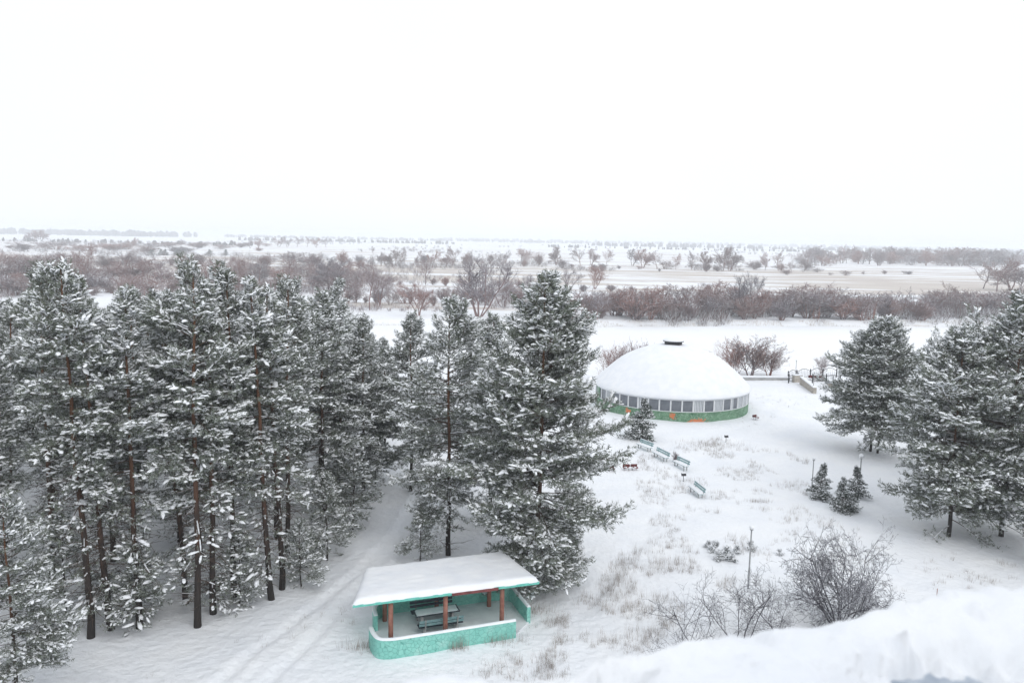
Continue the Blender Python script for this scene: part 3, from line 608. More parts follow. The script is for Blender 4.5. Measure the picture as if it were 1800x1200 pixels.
def pine_meshes(seed, H, RC, zb, nbr=5, dz=.45, dens=1.0, snow=.5, dead=0, shoot=.22, topel=58, lowel=-6, needle='needles', pw=.72, lean=0.0, rnd=0, low=None, lumpy=1.0, nblade=7, droop=.35, blob=1.0):
    g = np.random.default_rng(seed)
    tz = np.linspace(-.3, H, 14); wob = np.cumsum(g.normal(0, .035, (14, 2)), 0); wob -= wob[0]; wob[:, 0] += lean * tz / H
    path = np.column_stack([wob, tz]); rad = (H * .0088) * (1 - np.clip(tz / H, 0, 1) * .93) ** .85 + .012; rad[0] *= 1.2; rad[1] *= 1.05
    trunk = MB().tube(path, rad, 9).mesh('trunk', [M['bark']], True)
    def at(z): return np.array([np.interp(z, tz, wob[:, 0]), np.interp(z, tz, wob[:, 1]), z])
    segs = []; sh_p = []; sh_d = []; sh_l = []; sh_s = []; ssegs = []
    z = zb if low is None else low; nz1, nz2 = g.uniform(0, 99, 2)
    while z < H - .15:
        t = max(0, (z - zb) / (H - zb)); sparse = z < zb
        prof = (RC * min(1, .58 + 1.3 * t) * (1 - t ** 2.5) ** .82 if rnd else RC * min(1, .62 + 2.6 * t) * (1 - t) ** pw) + .2 * H / 17
        for q in range(int(g.random() < .72) + int(g.random() < .2 + .6 * (z / zb)) if sparse else max(3, int(nbr + g.integers(-1, 2)))):
            az = g.uniform(0, 2 * math.pi)
            lump = 1 + lumpy * float(vnoise(np.array([nz1 + 1.3 * math.cos(az) + z * .45]), np.array([nz2 + 1.3 * math.sin(az) + z * .2]), 77)[0])
            Lb = prof * g.uniform(.6, 1.15) * lump; el = R(lowel + (topel - lowel) * t ** 1.6 + g.normal(0, 8) - 14 * sparse)
            p = at(z + g.uniform(-.12, .12)); K = 7; pts = [p]; pb = np.clip(g.normal(snow, .22), .05, .95) * (.75 + .35 * t)
            bend = g.normal(0, .12)
            for j in range(K):
                s = (j + .5) / K; e = el - droop * math.sin(s * 2.2) * (1 - t) + .55 * s * s * (.4 + t); a2 = az + bend * s
                p = p + Lb / K * np.array([math.cos(a2) * math.cos(e), math.sin(a2) * math.cos(e), math.sin(e)]); pts.append(p)
            pts = np.array(pts); rb = .010 * Lb + .006
            for j in range(K):
                segs.append((*pts[j], *pts[j + 1], rb * (1 - .85 * j / K), rb * (1 - .85 * (j + 1) / K)))
                if g.random() < pb * .55: ssegs.append((*(pts[j] + UPV * rb), *(pts[j + 1] + UPV * rb * .8), rb * .8 + .012, rb * .6 + .01))
            dn = dens * (.7 if sparse else 1); nt_ = max(3, int(Lb / .17 * dn)); start = .22 if Lb < 2 else .3
            sT = start + (1 - start) * (np.arange(nt_) + g.uniform(0, .9, nt_)) / nt_; f = sT * K; i0 = np.minimum(f.astype(int), K - 1); sg = pts[i0 + 1] - pts[i0]
            bp_ = pts[i0] + sg * (f - i0)[:, None]; bd = unit(sg); sd_ = unit(np.cross(bd, UPV)) * np.where(np.arange(nt_) % 2, 1, -1)[:, None]
            td = unit(bd * g.uniform(.45, .9, (nt_, 1)) + sd_ * g.uniform(.5, 1, (nt_, 1)) + UPV * g.uniform(-.14, .34, (nt_, 1)))
            tl = np.minimum(1.15, (.16 + .42 * (1 - sT)) * Lb + .12 * H / 17) * g.uniform(.6, 1.1, nt_); tip = bp_ + td * tl[:, None] + UPV * (tl * .08)[:, None]
            segs += np.column_stack([bp_, tip, np.full(nt_, .009), np.full(nt_, .005)]).tolist()
            ns = np.maximum(2, (tl / (.115 * shoot / .22) * dn).astype(int)); ix = np.repeat(np.arange(nt_), ns); q2 = np.concatenate([np.arange(k_) for k_ in ns])
            u_ = np.minimum(1, (q2 + g.uniform(.3, 1, len(ix))) / ns[ix]); load = np.where(g.random(nt_) < pb * (.35 + .75 * sT), .86, .10)
            sh_p.append(bp_[ix] + (tip - bp_)[ix] * u_[:, None]); sh_d.append(unit(td[ix] * .75 + g.normal(0, .38, (len(ix), 3)) + UPV * .2)); sh_l.append(shoot * g.uniform(.75, 1.3, len(ix)))
            lo_ = g.random(len(ix)) < load[ix] * (.45 + .55 * u_); sh_s.append(np.where(lo_, 1.0, np.where(g.random(len(ix)) < .24, .55, 0)))
            sh_p.append(np.repeat(pts[-1:], 3, 0)); sh_d.append(unit((pts[-1] - pts[-2])[None] + g.normal(0, .35 * Lb / K, (3, 3)))); sh_l.append(np.full(3, shoot * 1.2)); sh_s.append((g.random(3) < pb * 1.1) * 1.0)
        z += dz * g.uniform(.7, 1.3) * (1 - .35 * t)
    sh_p.append(np.array([at(H - .05 * q) for q in range(6)])); sh_d.append(unit(g.normal(0, .4, (6, 3)) * [1, 1, 0] + UPV)); sh_l.append(np.full(6, shoot * 1.3)); sh_s.append((g.random(6) < .5) * 1.0)
    for q in range(dead):
        z = g.uniform(.12, 1) * zb; az = g.uniform(0, 2 * math.pi); p = at(z); Lb = g.uniform(.5, 1.9); d = unit(np.array([math.cos(az), math.sin(az), g.uniform(-.35, .25)]))
        p1 = p + d * Lb * .55; p2 = p1 + unit(d + g.normal(0, .2, 3)) * Lb * .45; segs += [(*p, *p1, .018, .012), (*p1, *p2, .012, .005)]
        if g.random() < .35: ssegs.append((*(p + UPV * .014), *(p1 + UPV * .012), .012, .010))
        for e in range(3): b_ = p + (p1 - p) * g.uniform(.3, 1); segs.append((*b_, *(b_ + unit(d + g.normal(0, .5, 3)) * g.uniform(.25, .6)), .008, .004))
    P = np.concatenate(sh_p); D = np.concatenate(sh_d); Ln = np.concatenate(sh_l); S = np.concatenate(sh_s); n = len(P)
    # bottlebrush of flat needle bunches round each shoot
    ref = np.where(np.abs(D[:, 2:3]) < .9, UPV[None], np.array([[1., 0, 0]])); A_ = unit(np.cross(D, ref)); B_ = np.cross(D, A_)
    k = nblade; an = g.uniform(0, 2 * math.pi, (n, 1)) + np.arange(k)[None] * 2.4; u_ = (np.arange(k)[None] + g.uniform(0, 1, (n, k))) / k
    rad_ = np.cos(an)[..., None] * A_[:, None] + np.sin(an)[..., None] * B_[:, None]
    o_ = P[:, None] + D[:, None] * (u_ * Ln[:, None])[..., None]; nd = unit(D[:, None] * g.uniform(.5, 1.0, (n, k, 1)) + rad_ * .8)
    sd_ = unit(np.cross(nd, g.normal(0, 1, (n, k, 3)))); ln_ = (Ln[:, None] * g.uniform(.5, .8, (n, k)))[..., None]; wd = .022 * (shoot / .22)
    NV = np.stack([o_ - sd_ * wd, o_ + sd_ * wd, o_ + nd * ln_], 2).reshape(-1, 3); NF = np.arange(len(NV)).reshape(-1, 3)
    TV, TF = tubes(segs); TF = quads_to_tris(TF)
    Vc = np.concatenate([NV, TV]); Fc = np.concatenate([NF, TF + len(NV)]); mi = np.concatenate([np.zeros(len(NF), int), np.ones(len(TF), int)])
    crown = tri_mesh('crown', Vc, Fc, [M[needle], M['limb']], mi)
    # snow pads lying on the shoots
    S, SS = S > 0, S[S > 0]; p = P[S]; d = D[S].copy(); l = Ln[S]; d[:, 2] *= .55; d = unit(d); sid = unit(np.cross(np.array([[0, 0, 1.]]), d)); up = np.cross(d, sid); m_ = len(p)
    an = np.arange(5) * math.pi / 2.5; bl = blob * SS * np.exp(g.normal(0, .18, m_)); hl = (l * g.uniform(.42, .72, m_) * bl)[:, None]; hw = (l * g.uniform(.17, .33, m_) * bl)[:, None]; hh_ = (l * g.uniform(.16, .32, m_) * bl)[:, None]
    c = p + d * (l * .55)[:, None] + UPV * .015
    ring = lambda sc_, h_: c[:, None] + d[:, None] * (np.cos(an)[None] * hl * sc_ * g.uniform(.75, 1.2, (m_, 5)))[..., None] + sid[:, None] * (np.sin(an)[None] * hw * sc_ * g.uniform(.75, 1.2, (m_, 5)))[..., None] + up[:, None] * (hh_ * h_)[..., None]
    SV = np.concatenate([ring(1, 0), ring(.78, .65), (c + up * hh_)[:, None]], 1); j = np.arange(5); j2 = (j + 1) % 5
    lf = np.concatenate([np.stack([j, j2, 5 + j2], 1), np.stack([j, 5 + j2, 5 + j], 1), np.stack([5 + j, 5 + j2, np.full(5, 10)], 1)])
    SF = (np.arange(m_) * 11)[:, None, None] + lf[None]; SV = SV.reshape(-1, 3); SF = SF.reshape(-1, 3)
    if ssegs:
        bv, bf = tubes(ssegs, 4); SF = np.concatenate([SF, quads_to_tris(bf) + len(SV)]); SV = np.concatenate([SV, bv])
    sn = tri_mesh('snow_load', SV, SF, [M['snow_load']], smooth=True)
    return trunk, crown, sn, H
PINES = {
    'big': pine_meshes(11, 17.8, 4.0, .9, nbr=7, dz=.44, dens=.95, snow=.58, rnd=1, blob=1.1, lumpy=.55, shoot=.26, topel=36),
    'slim': pine_meshes(12, 16.1, 3.2, 2.8, nbr=6, dz=.54, dens=.9, snow=.6, dead=20, rnd=1, low=1.6, blob=1.1, topel=44),
    'stand_a': pine_meshes(13, 18, 2.5, 8.4, nbr=5, dz=.50, dens=1.0, snow=.62, dead=90, rnd=1, low=1.6, blob=1.12),
    'stand_b': pine_meshes(14, 18, 2.3, 9.8, nbr=5, dz=.50, dens=1.0, snow=.60, dead=100, pw=.5, lean=.7, low=2.5, blob=1.12),
    'stand_c': pine_meshes(15, 17, 2.6, 6.4, nbr=5, dz=.50, dens=1.0, snow=.68, dead=70, pw=.52, low=1.0, blob=1.3),
    'stand_d': pine_meshes(21, 16, 2.2, 8.0, nbr=5, dz=.55, dens=.95, snow=.62, dead=90, pw=.62, lean=-.6, low=2.0, blob=1.3, lumpy=1.4),
    'edge': pine_meshes(16, 15, 3.0, 2.6, nbr=6, dz=.47, dens=1.0, snow=.58, rnd=1, low=.8, blob=1.15, topel=42),
    'wide': pine_meshes(17, 13, 4.9, 2.4, nbr=7, dz=.46, dens=.82, snow=.62, rnd=1, lowel=-4, topel=30, low=1.0, lumpy=.6, blob=1.1, shoot=.28),
    'broad': pine_meshes(18, 14.3, 4.3, 1.7, nbr=7, dz=.46, dens=.82, snow=.62, rnd=1, low=.8, lumpy=.6, blob=1.1, shoot=.28, topel=36),
    'young': pine_meshes(19, 6, 1.9, .9, nbr=5, dz=.42, dens=.95, snow=.5, pw=.7, low=.3, blob=1.1),
}
SPRUCE = [pine_meshes(30 + q, 3.0, 1.3, .10, nbr=7, dz=.19, dens=1.2, snow=.6, shoot=.13, topel=30, lowel=-12, needle='spruce', pw=1.05, nblade=8, droop=.2) for q in range(2)]
def put(name, meshes, x, y, h, rz_, label, cat, group=None, trunk=True, sx=1.0):
    tr, cr, sn, H = meshes; s = h / H
    e = empty(name, (x, y, G(x, y) - .05), rz_); e.scale = (s * sx, s * sx, s); tag(e, label, cat, group)
    link('trunk', tr, e); c = link('crown', cr, e); c['kind'] = 'stuff'; q = link('snow_load', sn, c); q['kind'] = 'stuff'
    return e
def pine_px(kind, px, py, top, label, group=None, rz_=None, sx=1.0, h=None):
    p = GP(px, py); z0 = G(p[0], p[1]); h = h or height_for(p[0], p[1], z0, top)
    return put('pine_tree', PINES[kind], p[0], p[1], h, random.uniform(0, 6.28) if rz_ is None else rz_, label, 'pine tree', group, sx=sx)
pine_px('big', 940, 1030, 490, 'tallest broad snowy pine standing alone behind the turquoise shelter', rz_=.6)
pine_px('slim', 788, 975, 530, 'slim snowy pine with bare lower trunk behind shelter roof')
pine_px('edge', 722, 862, 556, 'snowy pine just left of and behind the slim pine')
pine_px('edge', 862, 915, 560, 'shorter snowy pine tucked behind left side of tallest pine')
GR = 'pines at the right edge'
pine_px('wide', 1530, 793, 572, 'wide spreading snowy pine right of the stair parapets', GR)
pine_px('wide', 1542, 796, 565, 'twin trunk pine merging with the wide spreading pine at right', GR, rz_=2.2, sx=.8)
pine_px('broad', 1667, 942, 583, 'broad snowy pine with clear trunk foot, right of the spruces', GR, rz_=1.0)
pine_px('broad', 1760, 942, 528, 'tall snowy pine cut by the right picture edge', GR, sx=.95)
pine_px('edge', 1700, 850, 590, 'narrow snowy pine behind the two right hand pines', GR)
pine_px('edge', 1830, 900, 540, 'snowy pine mostly beyond the right picture edge', GR)
pine_px('edge', 1850, 1000, 640, 'low boughs of a snowy pine reaching in at right edge', GR, h=11)
# the stand on the left: front trees by their trunk feet
GF = 'pine stand on the left'
front_row = [(347, 1101, 470, 'stand_a'), (159, 1120, 470, 'stand_b'), (196, 1106, 500, 'stand_d'), (478, 1053, 500, 'stand_d'), (495, 1035, 512, 'stand_b'), (375, 1078, 505, 'stand_c'), (245, 1103, 520, 'stand_c'),
             (411, 1048, 480, 'stand_a'), (327, 1060, 520, 'stand_b'), (93, 1030, 480, 'stand_a'), (570, 905, 520, 'edge'), (640, 872, 562, 'edge'), (505, 985, 500, 'stand_a'), (600, 880, 540, 'stand_c'), (676, 800, 600, 'edge'), (655, 770, 590, 'stand_c')]
names = {347: 'snowy pine with thick dark foot nearest the wheel tracks', 159: 'snowy pine with curved dark trunk near left picture edge', 196: 'snowy pine with orange upper trunk beside the curved trunk pine',
         478: 'snowy pine at the stand corner where tracks pass closest', 495: 'snowy pine just behind the stand corner pine', 375: 'snowy pine right behind the thick footed pine', 245: 'snow laden low pine between curved trunk pine and thick footed pine',
         411: 'straight snowy pine between thick footed and corner pines', 327: 'slender snowy pine left behind the thick footed pine', 93: 'snowy pine second row at the left picture edge',
         570: 'snowy edge pine with low boughs over the upper tracks', 640: 'bushy snowy pine at the right rim of the stand', 505: 'snowy pine behind the corner of the stand', 600: 'snowy pine behind the right rim of the stand', 676: 'short snowy pine ending the stand before the river', 655: 'snowy pine in the far right corner of the stand'}
placed = []
for px, py, top, kd in front_row:
    e = pine_px(kd, px, py, top, names[px], GF); placed.append((e.location.x, e.location.y))
for x, y, h, kd, lb in ((-26.0, 34.5, 15.5, 'stand_c', 'near snowy pine filling the left picture edge'), (-19.9, 30.2, 9.5, 'edge', 'low near pine with snowy boughs at bottom left corner')):
    put('pine_tree', PINES[kd], x, y, h, 1.3, lb, 'pine tree', GF); placed.append((x, y))
for q, (px, py, h, lb) in enumerate(((243, 1098, 5.0, 'low young pine below the stand beside the thick footed pine'), (420, 1062, 4.2, 'low young pine with snowy tips left of the wheel tracks'), (575, 985, 5.5, 'dark bushy young pine leaning towards the upper tracks'),
                                    (530, 1030, 4.0, 'small young pine at the foot of the stand corner'), (120, 1095, 6.0, 'young pine under the stand near left picture edge'), (620, 930, 6.0, 'bushy young pine at the track bend by the stand'), (738, 985, 3.4, 'small bushy pine left of the slim pine foot'), (660, 850, 5.5, 'young pine closing the right rim of the stand'))):
    p = GP(px, py); put('young_pine', PINES['young'], p[0], p[1], h, q * 1.3, lb, 'pine tree', 'young pines along the stand'); placed.append((p[0], p[1]))
def rim(y): return np.interp(y, [36, 39, 43, 54, 62, 71, 85], [-21, -17, -14, -13.5, -12.5, -12.5, -16])
kinds = ['stand_a', 'stand_b', 'stand_c', 'stand_d', 'stand_b']; n_ = 0; stand = [o for o in bpy.data.objects if o.get('group') == GF]
for tr_ in range(4000):
    y = random.uniform(38, 82); x = random.uniform(-.68 * y - 4, float(rim(y)) - .6)
    if min((x - a) ** 2 + (y - b) ** 2 for a, b in placed) < 3.4 ** 2: continue
    placed.append((x, y)); h = max(9, random.uniform(12.4, 18.4) - max(0, (y - 55)) * .12 - max(0, x + 22) * .12)
    o = put('pine_tree', PINES[random.choice(kinds)], x, y, h, random.uniform(0, 6.28), 'snowy pine inside the dense stand on the left, behind its front trees', 'pine tree', GF, sx=random.uniform(.9, 1.15)); n_ += 1
    o.rotation_euler.x = random.gauss(0, .02); o.rotation_euler.y = random.gauss(0, .02); stand.append(o)
    if n_ > 58: break
# trees whose tops make the skyline of the stand can be counted off from the left
tops = []
for o in stand:
    mh = o.children[0].data.vertices; hz_ = o.location.z + o.scale.z * max(v.co.z for v in mh); tx, ty = PJ((o.location.x, o.location.y, hz_)); tops.append((tx, ty, o.location.y, o))
sky_ = sorted([t for t in tops if 0 < t[0] < 720 and not any(abs(q[0] - t[0]) < 34 and q[1] + abs(q[0] - t[0]) * 1.2 < t[1] - 2 for q in tops if q[3] != t[3])], key=lambda t: t[0])
ORD = ['leftmost', 'second', 'third', 'fourth', 'fifth', 'sixth', 'seventh', 'eighth', 'ninth', 'tenth', 'eleventh', 'twelfth', 'thirteenth', 'fourteenth', 'fifteenth', 'sixteenth', 'seventeenth', 'eighteenth', 'nineteenth', 'twentieth']
for q, t in enumerate(sky_[:20]):
    if 'behind its front trees' in t[3]['label']: t[3]['label'] = f'{ORD[q]} snowy pine' + (' from left' if q else '') + ' among the treetops on the left stand skyline'
for q, (px, py, top, lb) in enumerate(((1131, 772, 702, 'young snowy spruce standing in front of the round pavilion'), (1443, 875, 815, 'young spruce around the slim lamp post'), (1477, 897, 838, 'smallest young spruce in front of the spruce group'), (1503, 872, 818, 'young spruce beside the wide globe lamp post'))):
    p = GP(px, py); z0 = G(p[0], p[1]); put('young_spruce', SPRUCE[q % 2], p[0], p[1], height_for(p[0], p[1], z0, top), q * 1.7, lb, 'spruce', 'young spruces')

# ---- leafless trees and shrubs
def bare_meshes(seed, H, stems, spread, lv, rad, twr, snow=.3, tm='twig_far', up=.25, wob=.16, leafy=0.0, trunk_h=.25, arch=0.0, even=False, oval=False):
    g = np.random.default_rng(seed); S = [[], [], []]; leaves = []
    def grow(p, d, ln, r, lev):
        K = 4 if lev == 0 else 3; pts = [p]
        for j in range(K):
            d = unit(d + g.normal(0, wob, 3) + UPV * (up - arch * j * (lev > 0)) * .35); p = p + d * ln / K; pts.append(p)
        r1 = r * .45
        for j in range(K):
            a = max(r + (r1 - r) * j / K, twr); b = max(r + (r1 - r) * (j + 1) / K, twr * .8)
            (S[0] if lev == 0 else S[1]).append((*pts[j], *pts[j + 1], a, b))
            if lev >= 1 and g.random() < snow: S[2].append((*(pts[j] + UPV * a * .9), *(pts[j + 1] + UPV * b * .9), a * .75, b * .75))
        if lev < len(lv):
            n = max(1, int(lv[lev] * g.uniform(.75, 1.3)))
            for q in range(n):
                s = (trunk_h if lev == 0 else .15) + (1 - (trunk_h if lev == 0 else .15)) * (q + g.random()) / n; f = s * K; i0 = min(int(f), K - 1); b = pts[i0] + (pts[i0 + 1] - pts[i0]) * (f - i0)
                sd_ = unit(np.cross(d, g.normal(0, 1, 3))); nd = unit(d * g.uniform(.55, 1.0) + sd_ * spread * g.uniform(.7, 1.2))
                grow(b, nd, ln * g.uniform(.42, .68) * ((1.1 - .35 * s) if not oval or lev else (1.2 - .72 * s)), r * .5, lev + 1)
        elif leafy:
            for q in range(3):
                if g.random() < leafy: leaves.append(pts[-1 - (q % 2)] + g.normal(0, .12, 3))
    for q in range(stems):
        az = g.uniform(0, 2 * math.pi) if not even else q * 2.4; t_ = .08 if stems == 1 else (g.uniform(.15, .75) * spread if not even else 1.5 * math.sqrt((q + .5) / stems))
        grow(np.array([math.cos(az), math.sin(az), 0]) * (.0 if stems == 1 else .25) + UPV * -.1, unit(np.array([math.cos(az) * t_, math.sin(az) * t_, 1])), H * ((.9 if oval else .62) if stems == 1 else g.uniform(.5, .75)), rad * (1 if stems == 1 else g.uniform(.5, 1)), 0)
    tv, tf = tubes(S[0], 5); me0 = tri_mesh('trunk', tv, tf, [M[tm]])
    tv, tf = tubes(S[1], 3); V, F = tv, quads_to_tris(tf); mi = np.zeros(len(F), int)
    sv_, sf = tubes(S[2], 3) if S[2] else (np.zeros((0, 3)), np.zeros((0, 4), int)); sf = quads_to_tris(sf)
    F = np.concatenate([F, sf + len(V)]); V = np.concatenate([V, sv_]); mi = np.concatenate([mi, np.ones(len(sf), int)])
    if leaves:
        lp = np.array(leaves); d1 = unit(g.normal(0, 1, lp.shape)) * .05; d2 = unit(np.cross(d1, g.normal(0, 1, lp.shape))) * .045
        lv_ = np.stack([lp - d1, lp + d2, lp + d1, lp - d2], 1).reshape(-1, 3); lf = np.arange(len(lv_)).reshape(-1, 4)
        F = np.concatenate([F, quads_to_tris(lf) + len(V)]); V = np.concatenate([V, lv_]); mi = np.concatenate([mi, np.full(2 * len(lf), 2)])
    hh_ = max(V[:, 2].max(), .1)
    return me0, tri_mesh('crown', V, F, [M[tm], M['twig_snow'], M['twig_leaf']], mi), hh_
def put_bare(name, ms, x, y, h, label, cat, group=None, parts=('trunk', 'crown'), sx=1.0, z=None):
    s = h / ms[2]; e = empty(name, (x, y, (G(x, y) if z is None else z) - .1), random.uniform(0, 6.28)); e.scale = (s * sx, s * sx, s); tag(e, label, cat, group)
    st_ = link(parts[0], ms[0], e); c = link(parts[1], ms[1], e)
    if parts[0] == 'stems': st_['kind'] = 'stuff'
    c['kind'] = 'stuff'; return e
TREES = [bare_meshes(50 + q, 11, (1, 3, 1, 2, 4)[q], (.75, .6, .8, .6, .6)[q], ((14, 7, 5, 3) if q in (0, 2) else (9, 6, 5, 2)), .17, .017, .40, up=.2, wob=.15, trunk_h=.22, oval=True) for q in range(5)]
TREES_FAR = [bare_meshes(56 + q, 11, (1, 2, 3)[q], (.8, .65, .6)[q], ((13, 7, 5) if q == 0 else (9, 7, 5)), .2, .045, .38, up=.2, wob=.15, trunk_h=.2, oval=True) for q in range(3)]
BUSH = [bare_meshes(60 + q, 6, (10, 14, 8, 12, 6)[q], (.7, .6, .8, .65, .75)[q], (6, 5, 4), .07, .022, .38, up=(.4, .5, .2, .35, .3)[q], trunk_h=.1) for q in range(5)]
NEAR = bare_meshes(71, 5.6, 15, .95, (9, 6, 4, 2), .055, .0072, .6, tm='twig_near', up=.02, wob=.15, arch=.14, trunk_h=.1, even=True)
SAP = [bare_meshes(72 + q, 4.6, 4, 1.0, (8, 6, 5), .04, .0055, .4, tm='twig_near', up=.1, wob=.22, trunk_h=.12) for q in range(2)]
LEAF = bare_meshes(80, 6.5, 6, .7, (8, 6, 4), .09, .014, .1, tm='twig_far', leafy=.9, up=.4, trunk_h=.15)
WILD = bare_meshes(81, 6, 10, .7, (7, 5, 3), .06, .012, .15, tm='twig_far', up=.4, trunk_h=.15)
p = GP(1476, 1096); put_bare('leafless_bush', NEAR, p[0], p[1], 5.6, 'large round leafless bush frosted with snow above the near roof', 'bush', sx=.72)
for px, py, h, q, lb in ((1300, 1130, 4.6, 0, 'leafless sapling behind the roof edge, right below the tall lamp post'), (1240, 1165, 4.0, 1, 'leafless shrub at the near roof edge, leftmost of the bare shrubs'), (1375, 1120, 3.4, 1, 'leafless sapling between lamp post and the large round bush')):
    p = GP(px, py); put_bare('leafless_sapling', SAP[q], p[0], p[1], h, lb, 'shrub', 'bare shrubs below the roof')
p = GP(1322, 662); put_bare('leafy_shrub', LEAF, p[0], p[1] + 1, height_for(p[0], p[1], 0, 584), 'shrub with withered reddish leaves behind the low riverside wall', 'shrub', parts=('stems', 'crown'), sx=1.35)
p = GP(1298, 662); put_bare('leafless_shrub', WILD, p[0], p[1] + 1.5, height_for(p[0], p[1], 0, 590), 'grey leafless shrub between the dome and the reddish shrub', 'shrub', parts=('stems', 'crown'), sx=1.4)
p = GP(1355, 662); put_bare('leafy_shrub', LEAF, p[0], p[1] + 1, height_for(p[0], p[1], 0, 604), 'smaller reddish shrub beside the distant lamp post and railing', 'shrub', parts=('stems', 'crown'), sx=1.3)
p = GP(1452, 660); put_bare('leafless_shrub', WILD, p[0], p[1] + 2, 3.4, 'thin leafless shrub behind the arched iron railing', 'shrub', parts=('stems', 'crown'))
for px, top, lb in ((1062, 596, 'leafless shrub behind the dome, next to the tallest pine'), (1092, 588, 'leafless upright shrub behind the left shoulder of the dome'), (1118, 592, 'leafless shrub behind the dome close to its vent')):
    x, y = U(px, 640)[:2]; y = 112 + random.uniform(-1, 2); x = (px - 900) / 1400 * y * 1.0 + 1.2
    put_bare('leafless_shrub', WILD, x, y, height_for(x, y, G(x, y), top), lb, 'shrub', parts=('stems', 'crown'))
for px, py, h, lb in ((1188, 812, 1.3, 'small leafless bush between the second and third park benches'), (1160, 722, 3.6, 'thin leafless sapling in front of the pavilion windows')):
    p = GP(px, py); put_bare('leafless_bush', SAP[1] if h > 2 else BUSH[0], p[0], p[1], h, lb, 'bush', parts=('stems', 'crown'))
# juniper peeking out of the snow: dark sprays with snow pads
JUN = pine_meshes(90, 1.2, .9, .02, nbr=5, dz=.2, dens=.9, snow=.9, shoot=.17, topel=55, lowel=12, needle='spruce', pw=.5, nblade=7, droop=0, blob=1.7)
for px, py, s in ((1245, 962, .4), (1258, 970, .6), (1276, 980, .62), (1295, 972, .45), (1322, 966, .5), (1372, 975, .35), (1265, 984, .5), (1286, 986, .5)):
    p = GP(px, py); put('juniper_bush', JUN, p[0], p[1], s, px, 'low juniper bush half buried in snow beside the tall lamp post', 'bush', 'snowed junipers')

# ---- flood meadow beyond the river
ORD = ['leftmost', 'second', 'third', 'fourth', 'fifth', 'sixth', 'seventh', 'eighth', 'ninth', 'tenth', 'eleventh', 'twelfth', 'thirteenth', 'fourteenth', 'fifteenth', 'sixteenth', 'seventeenth', 'eighteenth', 'nineteenth', 'twentieth']
def row(items, phrase, group, kinds_, name='bare_tree', cat='tree', parts=('trunk', 'crown'), sx=(.9, 1.3)):
    for q, (px, py, top) in enumerate(sorted(items)):
        p = FP(px, py); z0 = G(p[0], p[1]); h = height_for(p[0], p[1], z0, top)
        lb = f'{ORD[q]} {phrase}' if q == 0 else f'{ORD[q]} from left {phrase}'
        put_bare(name, kinds_[(q * 3 + int(px)) % len(kinds_)], p[0], p[1], h, lb, cat, group, parts, random.uniform(*sx))
row([(650, 545, 456), (668, 540, 462), (748, 500, 452), (842, 556, 444), (735, 555, 492), (1045, 508, 462), (1000, 512, 470), (1306, 556, 474), (884, 540, 486), (1050, 562, 508), (1122, 562, 515), (925, 520, 480)], 'of the bare trees nearest the far river bank', 'bare trees on the far bank', TREES)
row([(148, 500, 424), (222, 540, 480), (285, 500, 450), (250, 530, 490), (420, 500, 448), (455, 505, 455), (510, 505, 452), (580, 510, 450), (545, 500, 460), (590, 512, 458), (110, 495, 440), (330, 500, 455), (370, 498, 452), (625, 515, 470)], 'of the bare trees behind the left pine stand', 'bare trees left beyond the river', TREES)
row([(977, 466, 432), (1020, 468, 434), (1040, 466, 436), (1065, 468, 436), (1112, 468, 436), (1130, 471, 436), (1155, 473, 440), (1188, 474, 444), (1215, 474, 440), (1238, 474, 440), (1270, 476, 434), (1283, 476, 432), (1345, 475, 442), (1368, 476, 440), (1392, 480, 458), (1412, 478, 455)], 'of the bare trees lining the tan meadow', 'tree row across the meadow', TREES_FAR)
row([(670, 468, 442), (692, 470, 438), (705, 470, 436), (760, 468, 438), (798, 466, 432), (655, 445, 432), (745, 462, 440), (785, 468, 446)], 'of the bare trees at the far edge of left meadow', 'tree clump across the meadow', TREES_FAR)
row([(1728, 508, 460), (1752, 512, 452), (1775, 510, 456), (1798, 512, 458), (1825, 512, 455)], 'of the big bare trees at the right end of meadow', 'large bare trees at right', TREES_FAR, sx=(1.2, 1.6))
row([(490, 434, 416), (505, 434, 415), (522, 434, 416), (540, 434, 416), (556, 435, 417), (573, 435, 418), (455, 436, 419), (440, 436, 421), (232, 436, 417), (222, 438, 420), (318, 434, 420), (62, 424, 404), (74, 424, 403), (50, 424, 408)], 'of the hazy bare trees far off at left', 'distant hazy trees at left', TREES_FAR, sx=(1.2, 1.8))
rt = [(px, 463 + (px - 1420) * .012 + random.uniform(-2, 2), 434 + random.uniform(-2, 8)) for px in range(1428, 1800, 20)]
row(rt, 'of the hazy trees in the long right hand treeline', 'long treeline at right', TREES_FAR, sx=(1.2, 1.7))
def thicket(n, xr, yf, hr, label, group, sx=(1.0, 1.6)):
    for q in range(n):
        px = xr[0] + (xr[1] - xr[0]) * (q + random.random()) / n; py = yf(px) + random.uniform(-4, 4); p = FP(px, py)
        put_bare('willow_bush', random.choice(BUSH), p[0], p[1], random.uniform(*hr), label, 'bush', group, ('stems', 'crown'), random.uniform(*sx))
thicket(62, (985, 1840), lambda x: 563 - (x < 1100) * 6 - (x > 1650) * 8, (5, 11), 'bare willow bush in the thicket along the far river bank', 'riverbank thicket', (1.1, 1.9))
thicket(32, (1040, 1840), lambda x: 546, (5, 12), 'bare willow bush in the back of the riverbank thicket', 'riverbank thicket rear', (1.2, 2))
thicket(40, (0, 640), lambda x: 520 - .02 * x, (3.5, 9), 'reddish bare bush in the belt beyond the left pine stand', 'reddish bush belt', (1.5, 2.6))
thicket(36, (0, 640), lambda x: 494, (5, 13), 'bare bush in the second belt beyond the left pine stand', 'second bush belt', (1.4, 2.4))
thicket(26, (0, 640), lambda x: 470, (5, 13), 'bare bush in the third belt beyond the left pine stand', 'third bush belt', (1.6, 3))
